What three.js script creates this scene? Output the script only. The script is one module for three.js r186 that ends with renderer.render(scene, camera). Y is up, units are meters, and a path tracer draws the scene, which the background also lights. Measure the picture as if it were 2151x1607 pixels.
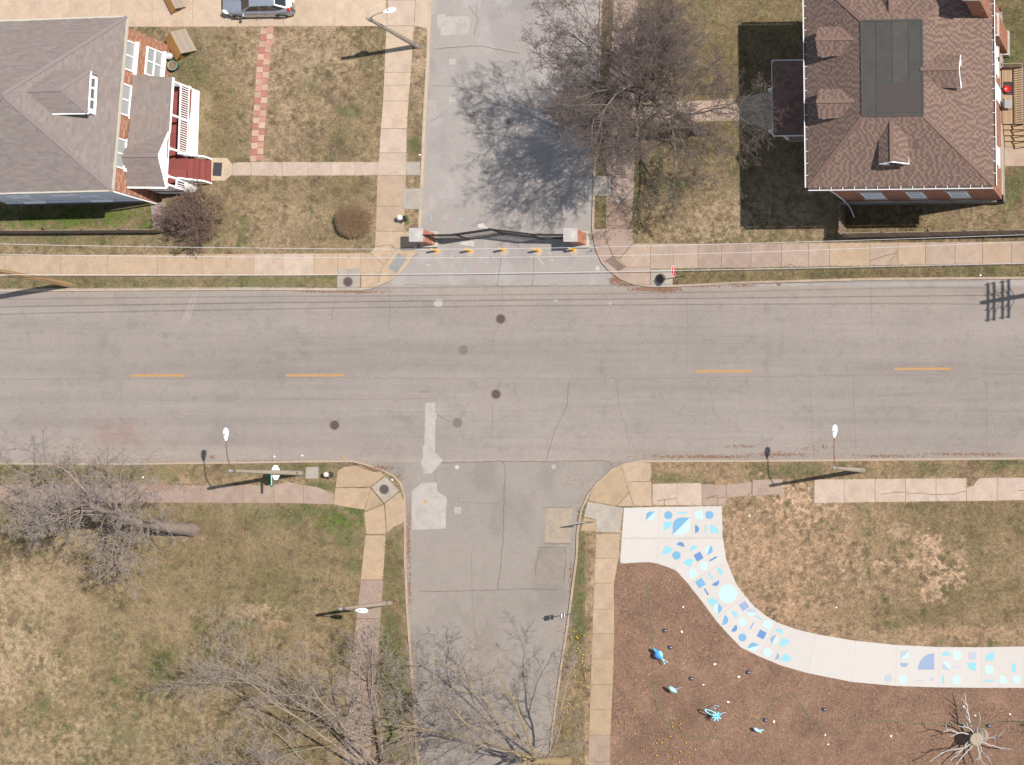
import * as THREE from 'three';
import { mergeGeometries } from 'three/addons/utils/BufferGeometryUtils.js';
import { RoundedBoxGeometry } from 'three/addons/geometries/RoundedBoxGeometry.js';

// ---------------------------------------------------------------- camera, sky, sun, exposure
const NX = 2600, NY = 1060, S = 34, CAMH = 108;         // photo pixel straight below the drone, pixels per metre on the ground, flying height
const OX = 1075, OY = 803;                               // photo pixel of the world origin
const scene = new THREE.Scene();
const renderer = new THREE.WebGLRenderer({ antialias: true });
renderer.setSize(1024, 765);
renderer.toneMapping = THREE.LinearToneMapping;
renderer.toneMappingExposure = 2.0;
renderer.shadowMap.enabled = true;
renderer.shadowMap.type = THREE.PCFSoftShadowMap;

const camera = new THREE.PerspectiveCamera(2 * Math.atan(NY / (CAMH * S)) * 180 / Math.PI, 2 * NX / (2 * NY), 1, 1500);
camera.position.set((NX - OX) / S, CAMH, (NY - OY) / S);
camera.up.set(0, 0, -1);
camera.lookAt(camera.position.x, 0, camera.position.z);
camera.setViewOffset(2 * NX, 2 * NY, 0, 0, 2151, 1607);  // off-centre crop of a straight-down frame
camera.updateProjectionMatrix();
camera.updateMatrixWorld();

const SUN = new THREE.Vector3(0.75, 1, -0.125).normalize();
{
  const w = 256, h = 128, d = new Float32Array(w * h * 4);
  for (let j = 0; j < h; j++) for (let i = 0; i < w; i++) {
    const el = (j + 0.5) / h * Math.PI - Math.PI / 2, k = (j * w + i) * 4;
    const up = Math.max(0, Math.sin(el)), hz = Math.pow(1 - up, 3);
    const f = el < 0 ? 0.6 : 1;
    d[k] = (0.18 + 0.33 * hz) * f; d[k + 1] = (0.225 + 0.29 * hz) * f; d[k + 2] = (0.30 + 0.22 * hz) * f; d[k + 3] = 1;
  }
  const sky = new THREE.DataTexture(d, w, h, THREE.RGBAFormat, THREE.FloatType);
  sky.mapping = THREE.EquirectangularReflectionMapping; sky.magFilter = sky.minFilter = THREE.LinearFilter; sky.needsUpdate = true;
  scene.background = sky; scene.environment = sky;
}
const sun = new THREE.DirectionalLight(new THREE.Color().setRGB(1, 0.95, 0.87), 3.6);
sun.position.copy(SUN).multiplyScalar(120);
sun.castShadow = true;
Object.assign(sun.shadow.camera, { left: -48, right: 48, top: 48, bottom: -48, near: 10, far: 260 });
sun.shadow.mapSize.set(4096, 4096);
scene.add(sun); scene.add(sun.target);

// ---------------------------------------------------------------- helpers
const V = (x, y, z) => new THREE.Vector3(x, y, z);
const P = (px, py, h = 0) => { const f = 1 - h / CAMH; return V((NX + (px - NX) * f - OX) / S, h, (NY + (py - NY) * f - OY) / S); }; // photo pixel + height -> place
const G = (gx, gy, h = 0) => V((gx - OX) / S, h, (gy - OY) / S);                                                                     // ground-plan coordinate -> place
function RNG(seed) { let a = seed >>> 0; return () => { a = (a + 0x6D2B79F5) | 0; let t = Math.imul(a ^ (a >>> 15), 1 | a); t = (t + Math.imul(t ^ (t >>> 7), 61 | t)) ^ t; return ((t ^ (t >>> 14)) >>> 0) / 4294967296; }; }
const rnd = RNG(7);
const lerp = (a, b, t) => a + (b - a) * t, clamp = (x, a = 0, b = 1) => Math.min(b, Math.max(a, x));
const sm = (a, b, x) => { const t = clamp((x - a) / (b - a)); return t * t * (3 - 2 * t); };
const PERM = new Uint8Array(512), HV = new Float32Array(256);
{ const r = RNG(99); const p = [...Array(256).keys()]; for (let i = 255; i > 0; i--) { const j = Math.floor(r() * (i + 1)); [p[i], p[j]] = [p[j], p[i]]; } for (let i = 0; i < 512; i++) PERM[i] = p[i & 255]; for (let i = 0; i < 256; i++) HV[i] = r(); }
function noise(x, y) {
  const xi = Math.floor(x), yi = Math.floor(y); let fx = x - xi, fy = y - yi; fx = fx * fx * (3 - 2 * fx); fy = fy * fy * (3 - 2 * fy);
  const X = xi & 255, Y = yi & 255, a = PERM[X] + Y, b = PERM[(X + 1) & 255] + Y;
  const v00 = HV[PERM[a & 511]], v10 = HV[PERM[b & 511]], v01 = HV[PERM[(a + 1) & 511]], v11 = HV[PERM[(b + 1) & 511]];
  return (v00 + (v10 - v00) * fx) * (1 - fy) + (v01 + (v11 - v01) * fx) * fy;
}
function fbm(x, y, o = 4) { let s = 0, a = 0.5, n = 0; for (let i = 0; i < o; i++) { s += a * noise(x + i * 17.3, y - i * 9.1); n += a; a *= 0.5; x *= 2.03; y *= 2.03; } return s / n; }
const lin1 = c => { c /= 255; return c <= 0.04045 ? c / 12.92 : Math.pow((c + 0.055) / 1.055, 2.4); };
const KEXP = 2.15;                                        // how far the photograph's exposure lifts a sunlit level surface
const A = (r, g, b) => [lin1(r) / KEXP, lin1(g) / KEXP, lin1(b) / KEXP];
const enc = v => { v = clamp(v); return Math.round(255 * (v <= 0.0031308 ? 12.92 * v : 1.055 * Math.pow(v, 1 / 2.4) - 0.055)); };
const mix3 = (a, b, t) => [a[0] + (b[0] - a[0]) * t, a[1] + (b[1] - a[1]) * t, a[2] + (b[2] - a[2]) * t];
function tex(w, h, fn, rep = true, srgb = true) {
  const d = new Uint8Array(w * h * 4);
  for (let j = 0; j < h; j++) for (let i = 0; i < w; i++) { const c = fn(i, j), k = (j * w + i) * 4; for (let q = 0; q < 3; q++) d[k + q] = srgb ? enc(c[q]) : Math.round(255 * clamp(c[q])); d[k + 3] = 255; }
  const t = new THREE.DataTexture(d, w, h, THREE.RGBAFormat); t.magFilter = THREE.LinearFilter; t.minFilter = THREE.LinearMipmapLinearFilter; t.generateMipmaps = true;
  t.wrapS = t.wrapT = rep ? THREE.RepeatWrapping : THREE.MirroredRepeatWrapping; if (srgb) t.colorSpace = THREE.SRGBColorSpace; t.needsUpdate = true; return t;
}
function mat(c, rough = 0.85, o = {}) { const m = new THREE.MeshStandardMaterial({ roughness: rough, side: THREE.DoubleSide, ...o }); m.color.setRGB(c[0], c[1], c[2]); return m; }
const taken = {};
const numbered = n => { const k = taken[n] = (taken[n] ?? -1) + 1; return k ? n + '_' + String(k).padStart(3, '0') : n; };
const shade = o => { o.traverse(m => { if (m.isMesh) { m.castShadow = true; m.receiveShadow = true; } }); return o; };
function thing(name, label, category, at, group) { const o = new THREE.Group(); o.name = numbered(name); o.position.copy(at || V(0, 0, 0)); o.userData = { label, category }; if (group) o.userData.group = group; scene.add(o); return o; }
function tag(o, label, category, group) { o.userData = { label, category }; if (group) o.userData.group = group; return o; }
function mesh(name, geo, m, parent, kind) { const o = new THREE.Mesh(geo, m); o.name = parent ? name : numbered(name); if (kind) o.userData.kind = kind; (parent || scene).add(o); return o; }
// part whose geometry is written in world coordinates, under a thing standing at t.position (no turn)
function wp(t, name, geo, m, parent) { geo.translate(-t.position.x, -t.position.y, -t.position.z); return mesh(name, geo, m, parent || t); }
function group(name, kind) { const o = new THREE.Group(); o.name = numbered(name); if (kind) o.userData.kind = kind; scene.add(o); return o; }
function extrude(poly, y0, y1, bevel = 0) {                // poly: [[x,z],...] in metres
  const s = new THREE.Shape(poly.map(p => new THREE.Vector2(p[0], -p[1])));
  const g = new THREE.ExtrudeGeometry(s, { depth: y1 - y0 - 2 * bevel, bevelEnabled: bevel > 0, bevelThickness: bevel, bevelSize: bevel, bevelOffset: -bevel, bevelSegments: 1, curveSegments: 8 });
  g.rotateX(-Math.PI / 2); g.translate(0, y0 + bevel, 0); return g;
}
function sheet(poly, y) { const g = new THREE.ShapeGeometry(new THREE.Shape(poly.map(p => new THREE.Vector2(p[0], -p[1])))); g.rotateX(-Math.PI / 2); g.translate(0, y, 0); return g; }
const px2 = (pts, h = 0) => pts.map(([x, y]) => { const v = P(x, y, h); return [v.x, v.z]; });
const gp2 = pts => pts.map(([x, y]) => { const v = G(x, y); return [v.x, v.z]; });
// texture coordinates over the whole place (ground textures cover 68 x 52 m)
const GX0 = -34, GZ0 = -26, GW = 68, GH = 52;
function placeUV(g) { const p = g.attributes.position, u = g.attributes.uv; for (let i = 0; i < p.count; i++) u.setXY(i, (p.getX(i) - GX0) / GW, (p.getZ(i) - GZ0) / GH); return g; }
function metreUV(g, sc = 1) {                              // texture coordinates in metres by facing
  if (g.index) g = g.toNonIndexed(); const p = g.attributes.position, n = g.attributes.normal; const uv = new Float32Array(p.count * 2);
  for (let i = 0; i < p.count; i++) { const ax = Math.abs(n.getX(i)), ay = Math.abs(n.getY(i)), az = Math.abs(n.getZ(i)); const x = p.getX(i), y = p.getY(i), z = p.getZ(i);
    if (ay >= ax && ay >= az) { uv[2 * i] = x * sc; uv[2 * i + 1] = z * sc; } else if (ax > az) { uv[2 * i] = z * sc; uv[2 * i + 1] = y * sc; } else { uv[2 * i] = x * sc; uv[2 * i + 1] = y * sc; } }
  g.setAttribute('uv', new THREE.BufferAttribute(uv, 2)); return g;
}
const box = (w, h, d, x = 0, y = 0, z = 0, ry = 0) => { const g = new THREE.BoxGeometry(w, h, d); if (ry) g.rotateY(ry); g.translate(x, y, z); return g; };
const rbox = (w, h, d, r, x = 0, y = 0, z = 0) => { const g = new RoundedBoxGeometry(w, h, d, 2, r); g.translate(x, y, z); return g; };
const cyl = (r0, r1, h, n, x = 0, y = 0, z = 0) => { const g = new THREE.CylinderGeometry(r1, r0, h, n); g.translate(x, y + h / 2, z); return g; };   // r0 at the foot
const tube = (pts, r, n = 6, seg) => new THREE.TubeGeometry(new THREE.CatmullRomCurve3(pts), seg || Math.max(4, pts.length * 4), r, n, false);
function bar(a, b, w, d = w) { const dir = b.clone().sub(a), L = dir.length(); const g = new THREE.BoxGeometry(w, L, d); g.translate(0, L / 2, 0); g.applyQuaternion(new THREE.Quaternion().setFromUnitVectors(V(0, 1, 0), dir.normalize())); g.translate(a.x, a.y, a.z); return g; }
const merge = a => mergeGeometries(a.map(g => g.index ? g.toNonIndexed() : g).map(g => { for (const k of Object.keys(g.attributes)) if (!['position', 'normal', 'uv'].includes(k)) g.deleteAttribute(k); if (!g.attributes.uv) g.setAttribute('uv', new THREE.BufferAttribute(new Float32Array(g.attributes.position.count * 2), 2)); return g; }));
function quad3(...q) { const g = new THREE.BufferGeometry(); const v = []; for (let i = 1; i + 1 < q.length; i++) v.push(q[0], q[i], q[i + 1]); g.setFromPoints(v); g.computeVertexNormals(); g.setAttribute('uv', new THREE.BufferAttribute(new Float32Array(v.length * 2), 2)); return g; }
function inPoly(poly, x, y) { let c = false; for (let i = 0, j = poly.length - 1; i < poly.length; j = i++) { const a = poly[i], b = poly[j]; if ((a[1] > y) !== (b[1] > y) && x < (b[0] - a[0]) * (y - a[1]) / (b[1] - a[1]) + a[0]) c = !c; } return c; }
function offset(pts, d) {                                  // polyline moved sideways by d (photo pixels)
  return pts.map((p, i) => { const a = pts[Math.max(0, i - 1)], b = pts[Math.min(pts.length - 1, i + 1)]; const dx = b[0] - a[0], dy = b[1] - a[1], l = Math.hypot(dx, dy); return [p[0] - dy / l * d, p[1] + dx / l * d]; });
}
const Z = (ox, oy, s) => (x, y) => [ox + x / s, oy + y / s];
// ---------------------------------------------------------------- kerb lines (photo pixels)
const kerbNW = [[911, -900], [909, -60], [907, 0], [903, 63], [902, 110], [894, 251], [889, 377], [884, 476], [879, 501], [875, 518], [869, 535], [856, 555], [839, 575], [819, 590], [778, 607], [752, 610.5], [707, 610.5], [540, 609], [370, 610], [0, 612.5], [-1400, 618]];
const kerbNE = [[1268, -900], [1261, 0], [1259, 49], [1251, 300], [1246, 370], [1243, 476], [1245, 496], [1252, 526], [1263, 551], [1279, 569], [1305, 588], [1331, 598.5], [1364, 603], [1413, 603], [1540, 597], [1824, 588.5], [2151, 586], [3400, 578]];
const kerbSW = [[-1400, 968], [0, 972], [251, 973], [540, 969.5], [611, 968], [741, 967], [766, 973], [804, 986], [827, 998], [842, 1013], [851, 1041], [852, 1096], [852, 1171], [857, 1285], [868, 1438], [877, 1577], [880, 1607], [905, 2300]];
const kerbSE = [[1095, 2300], [1152, 1607], [1157, 1544], [1173, 1424], [1190, 1313], [1201, 1230], [1209, 1171], [1211, 1116], [1219, 1071], [1234, 1038], [1251, 1016], [1284, 986], [1312, 973], [1344, 967], [1611, 966], [2151, 961], [3400, 950]];
const blocks = {
  NW: [[-1400, -900], ...offset(kerbNW, 5)], NE: [...offset(kerbNE, -5), [3400, -900]],
  SW: [...offset(kerbSW, 5), [-1400, 2300]], SE: [...offset(kerbSE, 5), [3400, 2300]],
};
// ---------------------------------------------------------------- lawn colour
const straw = A(196, 172, 144), tan_ = A(176, 153, 122), olive = A(136, 121, 84), green = A(98, 110, 60), dark = A(118, 98, 76), dirt = A(214, 182, 152), lush = A(98, 118, 42), pinkTan = A(196, 163, 133);
// [x, y, rx, ry, strength, kind]: patches that the photograph shows
const patches = [
  [150, 455, 200, 26, 1.0, 'l'], [100, 500, 160, 14, .5, 'g'], [470, 350, 40, 30, .4, 'g'], [440, 160, 60, 130, .45, 'o'], [455, 250, 40, 60, .5, 'o'], [655, 185, 24, 22, .5, 'g'], [735, 235, 22, 10, .5, 'g'], [715, 275, 20, 30, .35, 'g'], [400, 140, 26, 40, .5, 'g'],
  [730, 400, 70, 40, .6, 'o'], [640, 300, 90, 20, .3, 'd'], [700, 495, 90, 18, .5, 'o'], [250, 592, 260, 14, .4, 'g'], [560, 592, 120, 12, .35, 'g'], [875, 310, 12, 20, .7, 'g'], [850, 462, 9, 9, 1, 'l'], [640, 110, 100, 60, .5, 's'], [600, 260, 60, 50, .3, 's'], [720, 70, 20, 8, .35, 'p'],
  [1620, 60, 70, 90, .55, 'o'], [1480, 330, 130, 60, .35, 'o'], [1450, 150, 140, 110, .4, 'o'], [1345, 380, 14, 110, .5, 'g'], [1400, 390, 40, 20, .5, 'g'], [1460, 470, 90, 40, .45, 's'], [1530, 460, 60, 40, .3, 's'], [1265, 320, 10, 60, .6, 'o'], [1272, 440, 8, 30, .5, 'g'], [2130, 110, 40, 80, .6, 'g'], [2130, 400, 40, 50, .6, 'g'], [2000, 460, 100, 30, .4, 's'], [1870, 460, 120, 30, .35, 'o'],
  [1750, 576, 60, 12, .5, 'g'], [2050, 573, 40, 10, .35, 'g'], [1600, 580, 60, 8, .3, 'o'],
  [715, 1092, 46, 26, 1.0, 'l'], [690, 1070, 80, 16, .6, 'g'], [600, 1085, 120, 25, .5, 'g'], [735, 1135, 22, 16, .7, 'g'], [740, 1185, 16, 16, .55, 'g'], [338, 1390, 26, 50, .9, 'k'], [560, 1250, 60, 50, .35, 'g'], [420, 1320, 14, 14, .6, 'g'], [90, 1480, 18, 24, .55, 'g'], [60, 1320, 40, 20, .3, 'g'], [540, 1285, 45, 20, .6, 's'], [570, 1310, 26, 10, .35, 'p'], [250, 1545, 40, 22, .5, 'g'],
  [60, 1240, 90, 50, .4, 's'], [30, 1390, 80, 70, .45, 's'], [300, 1560, 160, 60, .2, 's'], [60, 1570, 120, 50, .3, 's'], [430, 1150, 220, 70, .55, 'o'], [260, 1240, 160, 70, .45, 'o'], [520, 1400, 160, 60, .4, 'o'], [425, 1122, 40, 18, .6, 'd'], [412, 1128, 26, 10, .5, 'p'], [130, 990, 180, 14, .55, 'g'], [560, 985, 90, 12, .55, 'g'], [440, 990, 60, 12, .5, 'o'], [680, 1022, 18, 8, .8, 'g'], [825, 1180, 22, 60, .35, 'o'], [825, 1320, 18, 150, .6, 'g'], [830, 1450, 20, 120, .6, 'g'],
  [1410, 1004, 60, 12, .6, 'g'], [1660, 990, 120, 18, .6, 'g'], [1950, 985, 60, 14, .4, 'g'], [2110, 975, 40, 16, .6, 'g'], [1500, 990, 80, 14, .35, 'p'], [1228, 1200, 12, 70, .4, 'g'], [1215, 1290, 16, 100, .7, 'g'], [1200, 1430, 18, 60, .4, 'p'], [1190, 1550, 16, 60, .5, 'o'],
  [1600, 1200, 90, 130, .8, 'p'], [1680, 1150, 120, 70, .45, 'p'], [1720, 1290, 140, 40, .7, 'p'], [2040, 1100, 150, 60, .75, 'o'], [2060, 1250, 120, 80, .6, 'o'], [1900, 1300, 140, 40, .5, 'o'], [1890, 1140, 18, 12, .8, 'g'], [1970, 1190, 18, 50, .5, 'o'], [1890, 1180, 10, 8, 1, 'g'], [1990, 1240, 10, 14, .7, 'g'],
  [1950, 1150, 26, 24, .9, 'b'], [1930, 1185, 50, 10, .9, 'b'], [1985, 1210, 40, 18, .9, 'b'], [1860, 1185, 50, 10, .8, 'b'], [1960, 1235, 26, 26, .8, 'b'], [2020, 1170, 12, 30, .5, 'b'], [1890, 1120, 22, 18, .5, 'b'], [2000, 1330, 200, 14, .7, 'p'], [1690, 1080, 60, 14, .5, 'b'], [1680, 1040, 34, 26, .9, 'b'],
];
const kinds = { g: green, l: lush, o: olive, s: straw, d: dark, p: pinkTan, b: dirt, k: A(84, 92, 36) };
function lawnColour(px, py) {                              // ground-plan coordinates in photo pixels
  const x = px / S, y = py / S;
  const big = fbm(x * 0.22 + 5, y * 0.22, 3), mid = fbm(x * 0.9 + 40, y * 0.9, 4), fine = fbm(x * 4.2, y * 4.2 + 30, 3), grit = noise(x * 9, y * 9) * .6 + noise(x * 17 + 4, y * 17) * .4;
  const north = py < 700, east = px > 1230;
  let c = mix3(tan_, straw, sm(.4, .75, mid) * .8);
  const wo = (north ? (east ? .74 : .3) : east ? .38 : .58);
  c = mix3(c, olive, clamp(wo + (big - .5) * 1.3 + (mid - .5) * .7) * .85);
  if (!north && east) { c = mix3(c, pinkTan, .45); if (py > 1060) { const rd = 1 - Math.abs(fbm(x * .8 + 11, y * .8 + 3, 4) - .5) * 9; c = mix3(c, dirt, clamp(rd) * .5 * sm(.42, .6, fbm(x * .3, y * .3 + 9, 2))); } }
  c = mix3(c, dark, sm(.55, .78, fbm(x * 1.7 + 90, y * 1.7, 3)) * .55);
  c = mix3(c, green, sm(.68, .8, fbm(x * 1.4 - 30, y * 1.4 + 12, 3)) * .55);
  for (const [ax, ay, rx, ry, s, k] of patches) {
    const dx = (px - ax) / rx, dy = (py - ay) / ry, d2 = dx * dx + dy * dy; if (d2 > 3.2) continue;
    const w = clamp(1.35 - Math.sqrt(d2) * 1.05 + (mid - .5) * 1.9 + (fine - .5) * 2.6 + (grit - .5) * .8) * s; if (w > 0) c = mix3(c, kinds[k], Math.min(w, .92));
  }
  const f = (0.58 + 0.62 * fine) * (0.66 + 0.68 * grit);
  return [c[0] * f * 1.17, c[1] * f * 1.15, c[2] * f * 1.13];
}
const w2p = (x, z) => [x * S + OX, z * S + OY];
const LW = 2048, LH = 1566; const tr = RNG(5);
const lawnTex = tex(LW, LH, (i, j) => { const c = lawnColour((GX0 + (i + .5) / LW * GW) * S + OX, (GZ0 + (j + .5) / LH * GH) * S + OY), f = .72 + .56 * tr(); return [c[0] * f, c[1] * f, c[2] * f]; }, false);
const lawnM = mat([1, 1, 1], 1, { map: lawnTex });
const ground = mesh('ground', placeUV(new THREE.PlaneGeometry(1400, 1400).rotateX(-Math.PI / 2).translate(0, -0.06, 0)), lawnM, null, 'structure');
for (const k of Object.keys(blocks)) { mesh('lawn', placeUV(extrude(px2(blocks[k], 0.1), -0.05, 0.10)), lawnM, null, 'structure'); }

// ---------------------------------------------------------------- asphalt
const roadTex = tex(LW, LH, (i, j) => {
  const px = (GX0 + (i + .5) / LW * GW) * S + OX, py = (GZ0 + (j + .5) / LH * GH) * S + OY, x = px / S, y = py / S;
  let c = A(173, 161, 154);
  const ew = py > 600 && py < 970;
  if (py <= 600) c = A(188, 178, 172); else if (py >= 966) c = A(176, 164, 155);
  const cloudy = fbm(x * .35, y * .35, 4) - .5;
  let f = 1.01 + cloudy * .13 + (fbm(x * 2.4, y * 2.4, 3) - .5) * .08;
  if (ew) {
    f *= 1 + (fbm(x * .07 + 3, y * 1.5, 4) - .5) * .24 + (fbm(x * .35, y * 7, 3) - .5) * .10;
    const lane = Math.sin((py - 612) / 360 * Math.PI * 4 - .6); f *= 1 + lane * .022;
    const edge = Math.max(sm(70, 0, py - 610 + (fbm(x * .5, 3, 3) - .5) * 60), sm(80, 0, 966 - py + (fbm(x * .6, 8, 3) - .5) * 70)); c = mix3(c, A(190, 174, 162), edge * .55);
    const q = Math.hypot((px - 240) / 90, (py - 915) / 34); c = mix3(c, A(168, 134, 122), clamp(1.1 - q + (fbm(x * 2, y * 2, 3) - .5)) * .55);
    const inter = Math.hypot((px - 1060) / 260, (py - 925) / 70); c = mix3(c, A(192, 180, 172), clamp(1.1 - inter + (fbm(x, y, 3) - .5)) * .5);
    const stain = sm(.66, .78, fbm(x * 1.1 + 60, y * 1.1, 4)); f *= 1 - stain * .08; const ln = fbm(x * .12 + 7, y * 9, 2); f *= 1 - sm(.66, .78, ln) * .06 * sm(.4, .6, fbm(x * .6, y * .4 + 70, 2)); const blot = sm(.74, .8, fbm(x * 3.1 + 15, y * 3.1, 2)); f *= 1 - blot * .06;
  } else if (py < 600) { const st = sm(.6, .8, fbm(x * .8 + 9, y * .5, 4)); c = mix3(c, A(166, 158, 154), st * .5); const wl = sm(.62, .74, fbm(x * .9 + 31, y * .7, 4)); c = mix3(c, A(202, 193, 188), wl * .5); }
  else { const st = sm(.52, .72, fbm(x * .5 + 19, y * .35, 4)); c = mix3(c, A(158, 147, 138), st * .6); }
  const sp = tr(); f *= .88 + .24 * tr(); if (sp > .998) f *= .6;
  return [c[0] * f, c[1] * f, c[2] * f];
}, false);
const asphaltM = mat([1, 1, 1], .93, { map: roadTex });
{
  const q = a => px2(a);
  const roadPoly = [...kerbNW.slice(7).reverse(), ...kerbNE.slice(5), ...[...kerbSE].slice(7).reverse(), ...[...kerbSW].slice(0, 12).reverse()];
  // road and side streets as one asphalt sheet, with the block edges standing over it
  mesh('road', placeUV(sheet(q([[-1400, 560], [3400, 520], [3400, 990], [-1400, 1010]]), 0)), asphaltM, null, 'structure');
  mesh('side_street', placeUV(sheet(q([[860, -900], [1310, -900], [1310, 650], [860, 650]]), -.004)), asphaltM, null, 'structure');
  mesh('side_street', placeUV(sheet(q([[830, 940], [1290, 940], [1250, 2300], [830, 2300]]), -.004)), asphaltM, null, 'structure');
}
// ---------------------------------------------------------------- concrete
const CN = 512; const cr = RNG(21);
const concTex = tex(CN, CN, (i, j) => { const x = i / CN, y = j / CN; const w = (a, b, s) => { const n = (u, v) => fbm(u * s, v * s, 3); return lerp(lerp(n(a, b), n(a - 1, b), sm(.8, 1, a)), lerp(n(a, b - 1), n(a - 1, b - 1), sm(.8, 1, a)), sm(.8, 1, b)); }; const f = .72 + (w(x, y, 6) - .5) * .2 + (w(x + 3, y + 1, 28) - .5) * .16 + (cr() - .5) * .16; return [f, f * .995, f * .985]; });
const conc = (r, g, b, o = {}) => { const a = A(r, g, b); return mat([a[0] / .72, a[1] / .72, a[2] / .72], .92, { map: concTex, ...o }); };
const variants = (r, g, b) => [0, 1, 2, 3].map(k => { const t = [1, .98, 1.015, .988][k], u = [0, 1, -1, -2][k]; return conc(clamp(r * t, 0, 255), clamp(g * t, 0, 255), clamp(b * t + u, 0, 255)); });
const C = { tan: variants(212, 184, 158), warm: variants(228, 202, 178), peach: variants(222, 198, 180), pink: variants(193, 168, 153), brown: variants(176, 148, 132), grey: variants(198, 187, 174), white: variants(238, 230, 223), rose: variants(190, 165, 149), paleTan: variants(204, 179, 161), corner: variants(206, 178, 148) };
const fineTex = tex(256, 256, (i, j) => { const f = .86 + (cr() - .5) * .05 + (fbm(i * .05, j * .05, 3) - .5) * .05; return [f, f, f]; }); C.white = [conc(238, 230, 223), conc(236, 228, 221), conc(239, 231, 224)]; for (const m of C.white) { m.map = fineTex; m.color.multiplyScalar(.72 / .86); }
const kerbM = conc(205, 182, 160), kerbL = conc(220, 200, 180);
for (const [k, d, m, w] of [[kerbNW, 1, kerbL, 6], [kerbNE, -1, kerbM, 5], [kerbSW, 1, kerbM, 4], [kerbSE, 1, kerbM, 4.5]]) {
  const o = offset(k, d * w); mesh('kerb', metreUV(extrude(px2([...k, ...o.reverse()], .12), -.05, .125), .4), m, null, 'structure');
}
const paved = [];                                          // outlines where no grass grows (ground-plan pixels)
function slabGeo(poly, h, inset = .35, thick = .12) {
  let cx = 0, cy = 0; for (const p of poly) { cx += p[0]; cy += p[1]; } cx /= poly.length; cy /= poly.length;
  const q = poly.map(([x, y]) => { const dx = cx - x, dy = cy - y, l = Math.hypot(dx, dy) || 1; return [x + dx / l * inset * 1.4, y + dy / l * inset * 1.4]; });
  const w = px2(q, h); paved.push(px2(poly, h).map(([x, z]) => w2p(x, z)));
  const g = metreUV(extrude(w, h - thick, h, .008), .4), u = g.attributes.uv, ox = rnd(), oy = rnd(); for (let i = 0; i < u.count; i++) u.setXY(i, u.getX(i) + ox, u.getY(i) + oy);
  return g;
}
function slab(parent, poly, mats, h = .13, o = {}) { if (mats === C.white) o = { ...o, inset: .12 }; const m = Array.isArray(mats) ? mats[Math.floor(rnd() * mats.length)] : mats; return mesh(o.name || 'slab', slabGeo(poly, h + (rnd() - .5) * .008, o.inset, o.thick), m, parent); }
function strip(parent, joints, mats, h) { for (let i = 0; i + 1 < joints.length; i++) { const [a, b] = joints[i], [c, d] = joints[i + 1]; slab(parent, [a, b, d, c], Array.isArray(mats[0]) ? mats[i % mats.length] : mats, h); } }
const at = (pts, y) => { for (let i = 0; i + 1 < pts.length; i++) if (y <= pts[i + 1][1] || i + 2 === pts.length) { const [a, b] = [pts[i], pts[i + 1]]; return lerp(a[0], b[0], (y - a[1]) / (b[1] - a[1])); } };
const atx = (pts, x) => { for (let i = 0; i + 1 < pts.length; i++) if (x <= pts[i + 1][0] || i + 2 === pts.length) { const [a, b] = [pts[i], pts[i + 1]]; return lerp(a[1], b[1], (x - a[0]) / (b[0] - a[0])); } };
const vert = (L, R, ys) => ys.map(y => [[at(L, y), y], [at(R, y), y]]);
const horiz = (T, B, xs) => xs.map(x => [[x, atx(T, x)], [x, atx(B, x)]]);

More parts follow.
